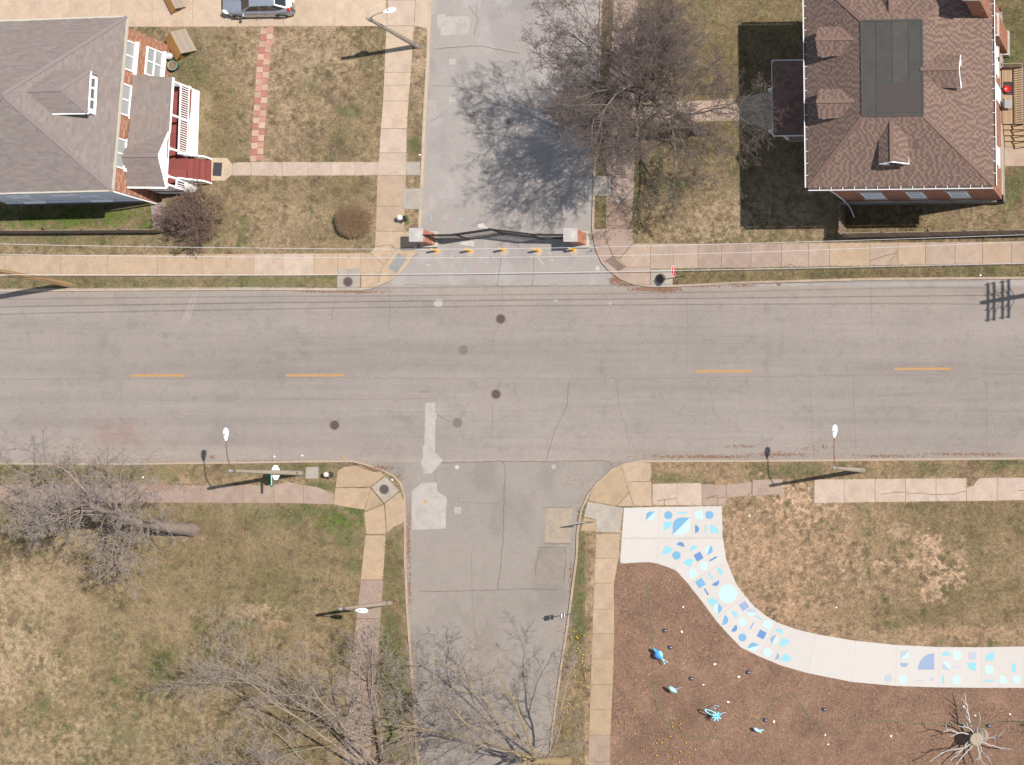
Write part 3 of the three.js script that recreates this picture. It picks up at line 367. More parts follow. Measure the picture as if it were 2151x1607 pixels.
// ---------------------------------------------------------------- leaf litter along the kerbs
const leafGeo = (() => { const g = new THREE.BufferGeometry(); g.setFromPoints([V(-.5, 0, 0), V(0, .12, .32), V(.5, .05, 0), V(-.5, 0, 0), V(.5, .05, 0), V(0, .1, -.32)]); g.computeVertexNormals(); return g; })();
{
  const spots = [[1296, 588, 16, 9, 260, 0], [1318, 597, 16, 5, 130, 0], [1370, 607, 46, 4, 420, 0], [1400, 609, 30, 5, 260, 0], [1470, 601, 40, 2.5, 60, 0], [1560, 600, 30, 3, 80, 0], [1635, 597, 6, 3, 30, 0], [730, 613, 70, 3, 260, 0], [650, 612, 30, 2.5, 60, 0], [200, 965, 160, 5, 130, 0], [560, 968, 60, 2, 60, 0], [790, 983, 36, 5, 200, .1], [835, 1010, 10, 14, 130, 0], [858, 1130, 5, 60, 260, 0], [860, 1240, 4, 40, 130, 0], [866, 1400, 4, 80, 160, 0], [1480, 959, 120, 3.5, 420, 0], [1640, 955, 60, 5, 180, 0], [1560, 938, 40, 4, 60, 0], [1720, 940, 60, 8, 70, 0], [2040, 954, 90, 3, 180, 0], [1860, 958, 70, 3, 140, 0], [1215, 1110, 4, 50, 240, 0], [1200, 1230, 4, 60, 160, 0], [1246, 310, 5, 60, 300, 0], [1205, 1010, 70, 20, 20, 0], [1180, 1500, 14, 80, 220, .1], [1360, 440, 20, 60, 220, .11], [1352, 390, 14, 60, 200, .11], [1610, 120, 24, 90, 240, .11], [1570, 240, 40, 20, 40, .13], [640, 1330, 110, 120, 700, .11], [770, 1430, 50, 160, 900, .14], [120, 1035, 160, 20, 300, .14], [60, 1030, 60, 12, 200, .14], [320, 1025, 90, 10, 300, .14], [830, 1300, 20, 150, 300, .12], [990, 240, 8, 5, 30, 0], [1066, 255, 5, 5, 20, 0], [1050, 160, 5, 4, 14, 0], [445, 960, 8, 4, 40, 0], [700, 540, 600, 4, 40, .14], [1480, 180, 150, 150, 900, .11]];
  const n = spots.reduce((s, a) => s + a[4], 0), im = new THREE.InstancedMesh(leafGeo, mat([1, 1, 1], .95), n), m = new THREE.Matrix4(), q = new THREE.Quaternion(), e = new THREE.Euler(), c = new THREE.Color(), r = RNG(61); let k = 0;
  const gs = () => (r() + r() + r() - 1.5) / 1.0;
  for (const [x, y, rx, ry, cnt, h] of spots) for (let i = 0; i < cnt; i++) { const s = .05 + r() * .06; m.compose(P(x + gs() * rx, y + gs() * ry, h + .008 + r() * .02), q.setFromEuler(e.set(gs() * .5, r() * 6.3, gs() * .5)), V(s, s, s)); im.setMatrixAt(k, m); const f = .7 + r() * .7, a = A(170, 128, 104); im.setColorAt(k++, c.setRGB(a[0] * f, a[1] * f, a[2] * f)); }
  im.name = 'leaf_litter'; im.userData = { kind: 'stuff', label: 'dry brown leaves drifted along the kerbs and lawns', category: 'leaves' }; scene.add(im);
}
// ---------------------------------------------------------------- street lamps
const steel = mat(A(196, 190, 182), .55, { metalness: .3 }), concPole = conc(206, 192, 172), whiteP = mat([.8, .8, .8], .5), rust = mat(A(150, 112, 96), .8), blackM = mat([.02, .02, .022], .5), greyM = mat(A(150, 146, 142), .7);
function lamp(base, h, reach, dir, armM, label, poleM) {     // dir: unit [x,z] towards which the arm reaches
  const t = thing('street_lamp', label, 'street lamp', base);
  mesh('base_plate', cyl(.2, .17, .12, 12), greyM, t); mesh('pole', cyl(.155, .085, h, 14), poleM, t); mesh('pole_cap', new THREE.SphereGeometry(.095, 12, 6, 0, 6.3, 0, 1.6).translate(0, h, 0), steel, t); mesh('hand_hole_cover', box(.02, .25, .12, .145, .7, 0), greyM, t); mesh('bracket', cyl(.11, .11, .3, 12, 0, h - .45, 0), greyM, t);
  const d = V(dir[0], 0, dir[1]), p = (s, y) => d.clone().multiplyScalar(s).setY(y);
  mesh('arm', tube([p(0, h - .3), p(reach * .35, h + .15), p(reach * .75, h + .3), p(reach, h + .32)], .03, 7, 20), armM, t);
  const L = .78, hg = new THREE.SphereGeometry(1, 18, 12), q = hg.attributes.position;  // cobra head: narrow at the arm, broad at the tip, flat below
  for (let i = 0; i < q.count; i++) { let x = q.getX(i), y = q.getY(i), z = q.getZ(i); const u = (x + 1) / 2; z *= lerp(.08, .19, Math.pow(u, .7)); y *= (y < 0 ? .05 : .11) * lerp(.6, 1, u); q.setXYZ(i, x * L / 2, y, z); }
  hg.computeVertexNormals(); hg.rotateY(Math.atan2(-dir[1], dir[0])); const c = p(reach + L / 2 - .06, h + .33); hg.translate(c.x, c.y, c.z); const hd = mesh('lamp_head', hg, whiteP, t);
  const lg = new THREE.SphereGeometry(1, 14, 8).scale(.2, .09, .13); lg.rotateY(Math.atan2(-dir[1], dir[0])); const lc = p(reach + L * .62, h + .27); lg.translate(lc.x, lc.y, lc.z); mesh('lens', lg, mat([.7, .7, .68], .2, {}), hd);
  mesh('photocell', cyl(.04, .04, .08, 8, p(reach + .3, 0).x, h + .42, p(reach + .3, 0).z), greyM, hd);
  return t;
}
lamp(P(877, 97, .1), 6.2, 1.15, [.97, -.24], steel, 'concrete street lamp with curved arm on the verge beside the driveway', conc(186, 172, 158));
lamp(P(632, 994, .1), 7.6, 1.75, [-.02, -1], rust, 'pale street lamp carrying an octagonal sign and a green street name blade', concPole);
lamp(P(1812, 988, .1), 7.6, 1.75, [.05, -1], rust, 'pale street lamp alone in the grass verge beside the cracked pink sidewalk', concPole);
lamp(P(819, 1267, .1), 6.0, 1.1, [.99, .05], steel, 'street lamp standing among bare branches on the verge of the narrow street', conc(206, 186, 166));
// ---------------------------------------------------------------- signs
const red = mat([.5, .035, .03], .5), alu = mat([.78, .78, .78], .5), signWhite = mat([.78, .78, .78], .5), post = mat(A(150, 150, 146), .5, { metalness: .4 });
const octa = (r, d) => { const s = new THREE.Shape([...Array(8).keys()].map(i => new THREE.Vector2(r * Math.cos((i + .5) * Math.PI / 4), r * Math.sin((i + .5) * Math.PI / 4)))); return new THREE.ExtrudeGeometry(s, { depth: d, bevelEnabled: false }); };
function canvasTex(w, h, draw) { const c = document.createElement('canvas'); c.width = w; c.height = h; draw(c.getContext('2d')); const t = new THREE.CanvasTexture(c); t.colorSpace = THREE.SRGBColorSpace; return t; }
const stopM = mat([1, 1, 1], .45, { map: canvasTex(256, 256, x => { x.fillStyle = '#b3141c'; x.fillRect(0, 0, 256, 256); x.fillStyle = '#f4f4f4'; x.font = 'bold 92px sans-serif'; x.textAlign = 'center'; x.textBaseline = 'middle'; x.fillText('STOP', 128, 132); }) });
function stopPlate(t, y, turn, off = 0, R = .38) {                    // plate facing +z before the turn
  const face = new THREE.CircleGeometry(R * .94, 8, Math.PI / 8); const uv = face.attributes.uv; const border = octa(R, .006);
  const pl = mesh('plate', border.rotateY(turn).translate(Math.sin(turn) * off, y, Math.cos(turn) * off), alu, t), rim = mesh('border', octa(R * .995, .003).translate(0, 0, .0075).rotateY(turn).translate(Math.sin(turn) * off, y, Math.cos(turn) * off), signWhite, pl);
  mesh('face', face.translate(0, 0, .0125).rotateY(turn).translate(Math.sin(turn) * off, y, Math.cos(turn) * off), stopM, pl); return pl;
}
{
  const t = thing('stop_sign', 'red stop sign on a slim post beside the kerb drain slab', 'stop sign', P(1437, 580, .1)); mesh('post', box(.05, 2.6, .05, 0, 1.3, 0), post, t); stopPlate(t, 2.15, Math.PI / 2, .035);
  const t2 = thing('stop_sign', 'octagonal stop sign seen edge on at the corner by the painted white path', 'stop sign', P(1247, 1096, .12)); mesh('post', box(.05, 2.6, .05, 0, 1.3, 0), post, t2); stopPlate(t2, 2.15, 0, .035);
  const b = P(632, 994, .1), t3 = thing('stop_sign', 'octagonal sign strapped to the lamp pole with its bare metal back showing', 'stop sign', V(b.x, 2.2, b.z)); stopPlate(t3, .35, -Math.PI / 2, .2, .48); mesh('strap', box(.3, .05, .06, -.06, .35, 0), greyM, t3);
  const t4 = thing('street_name_sign', 'green street name blade fixed across the lamp pole above the octagonal sign', 'street sign', V(b.x, 3.0, b.z)); mesh('blade', box(.02, .2, .95, -.16, .1, .42), mat([.015, .16, .09], .45), t4); mesh('bracket', box(.2, .06, .06, -.06, .1, 0), greyM, t4); mesh('lettering', box(.022, .06, .7, -.16, .1, .42), signWhite, t4);
  const t5 = thing('parking_sign', 'small rectangular parking sign on a grey post beside the narrow street', 'road sign', P(1210, 1288, .1)); mesh('post', box(.06, 2.7, .06, 0, 1.35, 0), post, t5);
  const pl = mesh('plate', box(.012, .46, .31, .04, 2.4, 0), mat([.05, .05, .05], .5), t5); mesh('print', box(.004, .2, .25, .05, 2.42, 0), signWhite, pl); const pl2 = mesh('plate', box(.012, .22, .31, .04, 1.98, 0), mat([.06, .06, .06], .5), t5); mesh('print', box(.004, .08, .24, .05, 1.98, 0), signWhite, pl2);
}
// ---------------------------------------------------------------- utility poles and wires
const wood = mat([1, 1, 1], .9, { map: tex(64, 256, (i, j) => { const f = .8 + .4 * fbm(i * .35, j * .025, 3); const c = A(200, 162, 118); return [c[0] * f, c[1] * f, c[2] * f]; }) }), woodG = mat(A(168, 150, 132), .9), insul = mat([.35, .33, .3], .3), wireM = mat([.5, .49, .48], .5), cableM = mat([.03, .03, .03], .6);
function utilityPole(base, label, arms) {
  const t = thing('utility_pole', label, 'utility pole', base); const H = 11.2;
  mesh('pole', cyl(.19, .12, H, 12), wood, t);
  for (const y of arms) { mesh('crossarm', box(.1, .12, 2.4, .17, y, 0), wood, t); for (const z of [-1.1, -.45, .45, 1.1]) mesh('insulator', cyl(.05, .04, .2, 8, .17, y + .06, z), insul, t); for (const s of [-1, 1]) mesh('brace', bar(V(.14, y - .6, 0), V(.2, y - .05, s * .7), .03), steel, t); }
  mesh('ground_wire', cyl(.012, .012, 9, 5, .17, 0, .05), cableM, t); return t;
}
utilityPole(P(146, 598, .1), 'wooden utility pole rising from the verge below the grey roofed house', [10.7, 9.9]);
utilityPole(G(2350, 588, .1), 'wooden utility pole with paired crossarms beyond the board fence', [10.9, 10.4, 9.7, 9.2]);
function wire(pts, r, m, label) {                             // [pixel x, pixel y, height]
  const v = pts.map(([x, y, h]) => P(x, y, h)); const o = mesh('power_line', tube(v, r, 5, 90), m); tag(o, label, 'power line', 'overhead lines along the road'); return o;
}
wire([[-140, 505, 10.9], [0, 512, 10.4], [540, 521, 9.2], [1000, 523, 8.8], [1540, 512, 9.2], [2151, 493, 10.3], [2325, 485, 10.9]], .013, wireM, 'thin pale overhead wire crossing above the gate bollards');
wire([[-140, 530, 10.9], [0, 534, 10.4], [540, 540, 9.2], [1000, 541, 8.8], [1540, 531, 9.2], [2151, 508, 10.3], [2325, 502, 10.9]], .013, wireM, 'thin pale overhead wire crossing above the tactile corner pads');
wire([[-140, 578, 10.1], [0, 577, 9.6], [540, 577.5, 8.4], [1000, 574.5, 8], [1540, 566, 8.4], [2151, 553, 9.5], [2325, 549, 10.1]], .015, wireM, 'pale overhead wire running over the north verge');
wire([[-110, 583, 7.6], [0, 582, 7.3], [540, 579.5, 6.6], [1000, 577, 6.3], [1540, 569, 6.6], [2151, 556, 7.3], [2330, 552, 7.6]], .017, cableM, 'thick dark cable slung just below the pale wire over the north verge');
// ---------------------------------------------------------------- gate: pillars, panels, leaves, bollards
const brickT = (() => { const w = 512, r = RNG(3), bw = 64, bh = 21.333; const cols = []; for (let i = 0; i < 8 * 24; i++) cols.push([.8 + r() * .4, r()]); return (base, lightShare, mortar) => tex(w, w, (i, j) => { const row = Math.floor(j / bh), sh = (row % 2) * 32, cx = ((i + sh) % 512 + 512) % 512, col = Math.floor(cx / bw), fx = cx - col * bw, fy = j - row * bh; if (fx < 4 || fy < 3.6) return mortar; const [f, l] = cols[(row % 24) * 8 + col]; const g = f * (.9 + .2 * noise(i * .3, j * .3)); const c = l < lightShare ? mix3(base, [.5, .36, .26], .55) : base; return [c[0] * g, c[1] * g, c[2] * g]; }); })();
const brickOrange = mat([1, 1, 1], .9, { map: brickT(A(224, 138, 104), .12, A(224, 186, 160)) }), brickHouse = mat([1, 1, 1], .9, { map: brickT(A(206, 138, 108), .2, A(214, 170, 146)) }), brickRed = mat([1, 1, 1], .9, { map: brickT(A(196, 122, 92), .08, A(200, 160, 138)) });
const stoneM = conc(224, 216, 206);
function pillar(gx, gy, label) {
  const t = thing('gate_pillar', label, 'gate pillar', G(gx, gy, 0), 'brick gate pillars'); mesh('plinth', metreUV(rbox(.98, .36, .98, .02, 0, .17, 0), .4), stoneM, t); mesh('shaft', metreUV(box(.72, 1.55, .72, 0, 1.12, 0), 1 / 1.6), brickOrange, t); const cap = mesh('cap', metreUV(rbox(.84, .16, .84, .025, 0, 1.98, 0), .4), conc(214, 208, 204), t); mesh('cap_ridge', metreUV(new THREE.ConeGeometry(.5, .1, 4).rotateY(Math.PI / 4).translate(0, 2.1, 0), .4), conc(214, 208, 204), cap); return t;
}
pillar(906, 504, 'brick gate pillar with pale stone cap where the tan sidewalk meets the kerb'); pillar(1224, 504, 'brick gate pillar with pale stone cap beside the brown sidewalk slabs');
const iron = mat([.03, .03, .032], .45, { metalness: .5 });
function panel(name, label, cat, a, b, H, grp) {
  const A0 = G(...a), B0 = G(...b), t = thing(name, label, cat, A0, grp), d = B0.clone().sub(A0), L = d.length(), dir = d.clone().normalize(); const at_ = (s, y) => dir.clone().multiplyScalar(s).setY(y);
  for (const y of [.12, .5, H - .5, H - .06]) mesh('rail', bar(at_(0, y), at_(L, y), .05, .035), iron, t);
  for (const s of [.03, L - .03]) mesh('stile', bar(at_(s, .03), at_(s, H), .06, .06), iron, t);
  const n = Math.round(L / .12); for (let i = 1; i < n; i++) mesh('picket', bar(at_(L * i / n, .12), at_(L * i / n, H - .06), .018), iron, t);
  for (let i = 0; i < n; i++) { const g = new THREE.TorusGeometry(.055, .01, 4, 10); g.rotateY(Math.atan2(-dir.z, dir.x)); const c = at_(L * (i + .5) / n, H - .28); g.translate(c.x, c.y, c.z); mesh('ring', g, iron, t); }
  return t;
}
panel('iron_fence_panel', 'black iron railing panel joined to the pillar by the tan sidewalk', 'fence', [921, 504], [984, 503], 2.1, 'iron gate across the closed street'); panel('iron_fence_panel', 'black iron railing panel joined to the pillar by the brown sidewalk slabs', 'fence', [1139, 502], [1210, 503], 2.1, 'iron gate across the closed street');
panel('gate_leaf', 'black iron gate leaf hinged toward the tan sidewalk pillar, pushed slightly open', 'gate', [985, 503], [1060, 492], 2.2, 'iron gate across the closed street'); panel('gate_leaf', 'black iron gate leaf hinged toward the brown slab pillar, pushed slightly open', 'gate', [1138, 501.5], [1061.5, 492], 2.2, 'iron gate across the closed street');
const yellow = mat([.62, .3, .03], .5), bg = ['first', 'second', 'third', 'fourth', 'fifth'];
[[918, 527], [988, 527], [1058.5, 525.5], [1131, 527], [1206, 525.5]].forEach(([x, y], i) => { const t = thing('bollard', bg[i] + ' yellow bollard in front of the gate, counting from the tan sidewalk pillar', 'bollard', P(x, y, 0), 'yellow bollards in front of the gate'); mesh('base_plate', cyl(.12, .12, .02, 14), yellow, t); mesh('post', new THREE.LatheGeometry([[0, 0], [.062, 0], [.062, .8], [.05, .86], [.02, .89], [0, .895]].map(p => new THREE.Vector2(...p)), 14), yellow, t); mesh('band', cyl(.064, .064, .09, 14, 0, .62, 0), mat([.75, .55, .3], .4), t); });
// ---------------------------------------------------------------- hydrants
function hydrant(base, top, body, label) {
  const t = thing('fire_hydrant', label, 'fire hydrant', base); const L = p => new THREE.LatheGeometry(p.map(q => new THREE.Vector2(...q)), 18);
  mesh('barrel', L([[0, 0], [.19, 0], [.19, .05], [.13, .07], [.12, .5], [.16, .52], [.16, .56]]), body, t); mesh('bonnet', L([[.175, .56], [.175, .6], [.16, .66], [.12, .72], [.06, .76], [.035, .77], [.035, .82], [0, .83]]), top, t);
  for (const a of [0, Math.PI]) { const g = new THREE.CylinderGeometry(.06, .06, .14, 10).rotateZ(Math.PI / 2).translate(.17, .42, 0).rotateY(a + .4); mesh('nozzle_cap', g, body, t); } mesh('pumper_cap', new THREE.CylinderGeometry(.085, .085, .14, 12).rotateX(Math.PI / 2).translate(0, .38, .17).rotateY(.4), body, t); return t;
}
hydrant(P(849, 460, .1), mat([.7, .72, .74], .35, { metalness: .3 }), mat([.03, .03, .03], .5), 'fire hydrant with silver bonnet and dark barrel beside the pillar sidewalk');
hydrant(P(695, 997, .1), mat(A(244, 232, 210), .5), mat([.05, .045, .04], .6), 'short pale topped fire hydrant in the verge beside the square concrete lid');
// ---------------------------------------------------------------- parked car
{
  const t = thing('parked_car', 'silver hatchback car parked on the driveway behind the grey roofed house', 'car', P(553, 8, .12)); t.rotation.y = .02;
  const paint = new THREE.MeshPhysicalMaterial({ color: new THREE.Color().setRGB(.30, .32, .36), metalness: .55, roughness: .35, clearcoat: 1, clearcoatRoughness: .06, side: THREE.DoubleSide }), glass = new THREE.MeshPhysicalMaterial({ color: new THREE.Color().setRGB(.015, .02, .022), roughness: .06, clearcoat: 1, side: THREE.DoubleSide }), tyre = mat([.02, .02, .02], .85), rim = mat([.45, .46, .48], .35, { metalness: .8 }), trim = mat([.03, .03, .03], .6), head = mat([.7, .72, .75], .15), tail = mat([.35, .02, .02], .25);
  // front points to -x; length 4.35, width 1.78
  const prof = [[-2.17, .42, .34, .50], [-2.14, .60, .30, .62], [-2.02, .76, .28, .70], [-1.7, .85, .26, .78], [-1.2, .89, .25, .84], [-.75, .89, .25, .94], [0, .885, .25, .95], [.9, .89, .25, .97], [1.5, .885, .25, 1.0], [1.9, .84, .27, 1.02], [2.1, .74, .3, .98], [2.18, .58, .36, .8]];
  const N = 18, pos = [], idx = [];
  prof.forEach(([x, w, y0, y1]) => { for (let k = 0; k <= N; k++) { const a = Math.PI * k / N, c = Math.cos(a), s = Math.sin(a); const e = Math.sign(c) * Math.pow(Math.abs(c), .35), f = Math.pow(s, .42); pos.push(x, y0 + (y1 - y0) * f * (1 - .03 * c * c), w * e * (1 - .03 * f)); } });
  for (let i = 0; i + 1 < prof.length; i++) for (let k = 0; k < N; k++) { const a = i * (N + 1) + k, b = a + N + 1; idx.push(a, b, a + 1, a + 1, b, b + 1); }
  const capC = (i) => { const c = pos.length / 3; pos.push(prof[i][0], (prof[i][2] + prof[i][3]) / 2, 0); for (let k = 0; k < N; k++) idx.push(c, i * (N + 1) + k, i * (N + 1) + k + 1); }; capC(0); capC(prof.length - 1);
  const bg2 = new THREE.BufferGeometry(); bg2.setAttribute('position', new THREE.Float32BufferAttribute(pos, 3)); bg2.setIndex(idx); bg2.computeVertexNormals(); const body = mesh('body', bg2, paint, t);
  mesh('underbody', box(4.0, .2, 1.6, 0, .3, 0), trim, t);
  // greenhouse: rings of points from belt to roof
  const belt = [[-.98, .0], [-.86, .72], [1.5, .74], [2.0, .60], [2.03, 0]], by = [.93, .93, .98, 1.02, 1.02], top = [[-.12, 0], [-.05, .56], [1.05, .57], [1.42, .5], [1.46, 0]], ty = [1.44, 1.42, 1.43, 1.40, 1.42];
  const b3 = i => V(belt[i][0], by[i], belt[i][1]), t3 = i => V(top[i][0], ty[i], top[i][1]), m3 = v => V(v.x, v.y, -v.z), in_ = (a, b, c, d, u, v) => a.clone().lerp(b, u).lerp(d.clone().lerp(c, u), v);
  const qd = (a, b, c, d, u0, u1, v0, v1, n, m, par) => mesh(n, quad3(in_(a, b, c, d, u0, v0), in_(a, b, c, d, u1, v0), in_(a, b, c, d, u1, v1), in_(a, b, c, d, u0, v1)), m, par);
  const up = v => v.clone().add(V(0, .006, 0));
  qd(m3(b3(1)), b3(1), t3(1), m3(t3(1)), .05, .95, .04, .96, 'windscreen', glass, t); qd(m3(b3(3)), b3(3), t3(3), m3(t3(3)), .06, .94, .06, .94, 'rear_window', glass, t);
  for (const s of [1, -1]) { const f = s > 0 ? v => v : m3; const a = f(b3(1)), b = f(b3(2)), c = f(t3(2)), d = f(t3(1)); qd(a, b, c, d, .1, .47, .06, .93, 'side_window', glass, t); qd(a, b, c, d, .5, .96, .06, .93, 'side_window', glass, t); const b4 = f(b3(3)), t4 = f(t3(3)); qd(b, b4, t4, c, .08, .7, .1, .85, 'side_window', glass, t); const fr = [quad3(a, b, c, d), quad3(b, b4, t4, c)].map(g => g.translate(0, -.012, -s * .014)); mesh('pillar_frame', merge(fr), paint, t); }
  { const fr = [quad3(m3(b3(1)), b3(1), t3(1), m3(t3(1))).translate(.015, -.012, 0), quad3(m3(b3(3)), b3(3), t3(3), m3(t3(3))).translate(-.015, -.012, 0)]; mesh('window_surround', merge(fr), paint, t); }
  { const rp = [], ri = [], nu = 8, nv = 8; for (let i = 0; i <= nu; i++) for (let j = 0; j <= nv; j++) { const u = i / nu, v = j / nv * 2 - 1; const x = lerp(-.1, 1.45, u), hw = lerp(.57, .53, u) ; rp.push(x, 1.415 + .05 * (1 - v * v) * (1 - Math.pow(2 * u - 1, 4) * .6), v * hw); } for (let i = 0; i < nu; i++) for (let j = 0; j < nv; j++) { const a = i * (nv + 1) + j, b = a + nv + 1; ri.push(a, b, a + 1, a + 1, b, b + 1); } const g = new THREE.BufferGeometry(); g.setAttribute('position', new THREE.Float32BufferAttribute(rp, 3)); g.setIndex(ri); g.computeVertexNormals(); const rf = mesh('roof', g, paint, t); mesh('antenna', box(.1, .05, .02, 1.3, 1.47, 0), trim, rf); }
  for (const x of [-1.32, 1.32]) for (const z of [-.8, .8]) { const w = mesh('wheel', new THREE.CylinderGeometry(.31, .31, .2, 20).rotateX(Math.PI / 2).translate(x, .31, z), tyre, t); mesh('rim', new THREE.CylinderGeometry(.2, .2, .02, 14).rotateX(Math.PI / 2).translate(x, .31, z + Math.sign(z) * .1), rim, w); mesh('wheel_arch', new THREE.TorusGeometry(.35, .03, 6, 14, Math.PI).translate(x, .31, z * 1.095), trim, t); }
  for (const s of [-1, 1]) { mesh('headlight', new THREE.SphereGeometry(1, 12, 8).scale(.22, .08, .12).rotateY(s * -.5).translate(-1.98, .66, s * .64), head, t); mesh('tail_light', new THREE.SphereGeometry(1, 12, 8).scale(.16, .1, .12).rotateY(s * .4).translate(2.02, .88, s * .62), tail, t); mesh('mirror', rbox(.12, .1, .2, .03, -.7, .98, s * .97), paint, t); mesh('door_handle', box(.16, .02, .03, .15, .78, s * .9), rim, t); mesh('door_seam', box(.012, .5, .01, .42, .68, s * .892), trim, t); }
  mesh('licence_plate', box(.02, .12, .32, 2.19, .6, 0), signWhite, t); mesh('bonnet_seam', box(.9, .004, .01, -1.45, .93, 0), trim, t).visible = true; mesh('wiper', bar(V(-.9, .965, -.5), V(-.78, 1.02, .1), .015), trim, t); mesh('grille', box(.03, .12, .8, -2.14, .5, 0), trim, t);
}
// ---------------------------------------------------------------- roofs and walls
function shingleGeo(pts, course, tabW, tones, seed, thick = .014) {
  const n = pts[1].clone().sub(pts[0]).cross(pts[2].clone().sub(pts[0])).normalize(); if (n.y < 0) n.negate();
  const s = V(0, 1, 0).addScaledVector(n, -n.y).normalize(), a = s.clone().cross(n).normalize(), o = pts[0];
  const q = pts.map(p => { const d = p.clone().sub(o); return [d.dot(a), d.dot(s)]; }); const v0 = Math.min(...q.map(p => p[1])), v1 = Math.max(...q.map(p => p[1]));
  const r = RNG(seed), pos = [], col = []; let nt = 0; const pt = (u, v, l) => o.clone().addScaledVector(a, u).addScaledVector(s, v).addScaledVector(n, l);
  for (let v = v0, row = 0; v < v1 - .02; v += course, row++) {
    const vm = Math.min(v + course * .5, v1 - .01), xs = []; for (let i = 0; i < q.length; i++) { const A_ = q[i], B_ = q[(i + 1) % q.length]; if ((A_[1] > vm) !== (B_[1] > vm)) xs.push(lerp(A_[0], B_[0], (vm - A_[1]) / (B_[1] - A_[1]))); } if (xs.length < 2) continue; xs.sort((x, y) => x - y);
    for (let k = 0; k + 1 < xs.length; k += 2) { let u = xs[k] - r() * tabW; let w; while (u < xs[k + 1]) { w = tabW * (.7 + .6 * r()); const a0 = Math.max(u, xs[k]), a1 = Math.min(u + w - .004, xs[k + 1]); u += w; if (a1 - a0 < .02) continue; const vt = Math.min(v + course * 1.06, v1), th = thick * (.6 + .8 * r()); const c = tones.alt && r() < .8 ? tones[(nt++) % 2] : tones[Math.floor(r() * tones.length)], f = .95 + .1 * r();
      const p0 = pt(a0, v, th + .004), p1 = pt(a1, v, th + .004), p2 = pt(a1, vt, .006), p3 = pt(a0, vt, .006), e0 = pt(a0, v, 0), e1 = pt(a1, v, 0);
      for (const p of [p0, p1, p2, p0, p2, p3, e0, e1, p1, e0, p1, p0]) { pos.push(p.x, p.y, p.z); col.push(c[0] * f, c[1] * f, c[2] * f); } } }
  }
  const g = new THREE.BufferGeometry(); g.setAttribute('position', new THREE.Float32BufferAttribute(pos, 3)); g.setAttribute('color', new THREE.Float32BufferAttribute(col, 3)); g.computeVertexNormals(); return g;
}
const shM = mat([1, 1, 1], .95, { vertexColors: true });
function roofFace(t, pts, st, parent, name = 'roof_slope') { const b = wp(t, name, quad3(...pts), st.under, parent); const g = shingleGeo(pts, st.course, st.tab, st.tones, st.seed++, st.thick); g.translate(-t.position.x, -t.position.y, -t.position.z); const m = mesh('shingle_courses', g, shM, b); m.userData.kind = 'stuff'; return b; }
const ridge = (t, a, b, st, parent) => { const n = Math.max(2, Math.round(a.distanceTo(b) / .3)), gs = []; for (let i = 0; i < n; i++) { const p = a.clone().lerp(b, i / n), q = a.clone().lerp(b, (i + 1.1) / n); p.y += .022; q.y += .014; const d = q.clone().sub(p), L = d.length(); d.normalize(); const sd = d.clone().cross(V(0, 1, 0)).normalize(), nn = sd.clone().cross(d); gs.push(new THREE.BoxGeometry(L, .026, .2).applyMatrix4(new THREE.Matrix4().makeBasis(d, nn, sd).setPosition(p.clone().add(q).multiplyScalar(.5)))); } const o = wp(t, 'ridge_cap', merge(gs), st.cap, parent); return o; };
function frameOf(a, b, flip) { const d = b.clone().sub(a).setY(0), L = d.length(); d.normalize(); const n = V(d.z, 0, -d.x); if (flip) n.negate(); const m = new THREE.Matrix4().makeBasis(flip ? d : d, V(0, 1, 0), n); m.setPosition(a.x, 0, a.z); return { m, L, n, d, a }; }
function wall(t, F, h0, h1, m, thick = .25, uv = 1 / 1.6, name = 'wall', ext = 0) { const g = metreUV(new THREE.BoxGeometry(F.L + 2 * ext, h1 - h0, thick).translate(F.L / 2, (h0 + h1) / 2, -thick / 2), uv); g.applyMatrix4(F.m); return wp(t, name, g, m); }
const paneM = new THREE.MeshPhysicalMaterial({ color: new THREE.Color().setRGB(.10, .11, .12), roughness: .12, clearcoat: 1, side: THREE.DoubleSide }), blindM = mat([.3, .31, .31], .4), whiteW = mat([.82, .82, .82], .55);
function win(t, F, s, y, w, h, nx, ny, o = {}) {
  const fw = o.fw || .08, gs = []; const b = (x, yy, ww, hh, d = .1, z = .03) => gs.push(new THREE.BoxGeometry(ww, hh, d).translate(x, yy, z));
  b(s, y + h / 2 - fw / 2, w, fw); b(s, y - h / 2 + fw / 2, w, fw); b(s - w / 2 + fw / 2, y, fw, h - 2 * fw); b(s + w / 2 - fw / 2, y, fw, h - 2 * fw);
  for (let i = 1; i < nx; i++) b(s - w / 2 + w * i / nx, y, fw, h - 2 * fw, .09); for (let j = 1; j < ny; j++) b(s, y - h / 2 + h * j / ny, w - 2 * fw, fw * .8, .08, .028);
  const wn = wp(t, 'window', merge(gs).applyMatrix4(F.m), o.fm || whiteW);
  for (let i = 0; i < nx; i++) for (let j = 0; j < ny; j++) wp(t, 'pane', new THREE.BoxGeometry(w / nx - fw * .8, h / ny - fw * .7, .012).translate(s - w / 2 + w * (i + .5) / nx, y - h / 2 + h * (j + .5) / ny, .012).applyMatrix4(F.m), o.pm || paneM, wn);
  if (o.sill !== 0) wp(t, 'sill', metreUV(new THREE.BoxGeometry(w + .2, .12, .2).translate(s, y - h / 2 - .06, .06), .4).applyMatrix4(F.m), o.sm || stoneM, wn);
  if (o.lintel) wp(t, 'lintel', metreUV(new THREE.BoxGeometry(w + .3, .2, .08).translate(s, y + h / 2 + .1, .03), .4).applyMatrix4(F.m), o.sm || stoneM, wn);
  return wn;
}
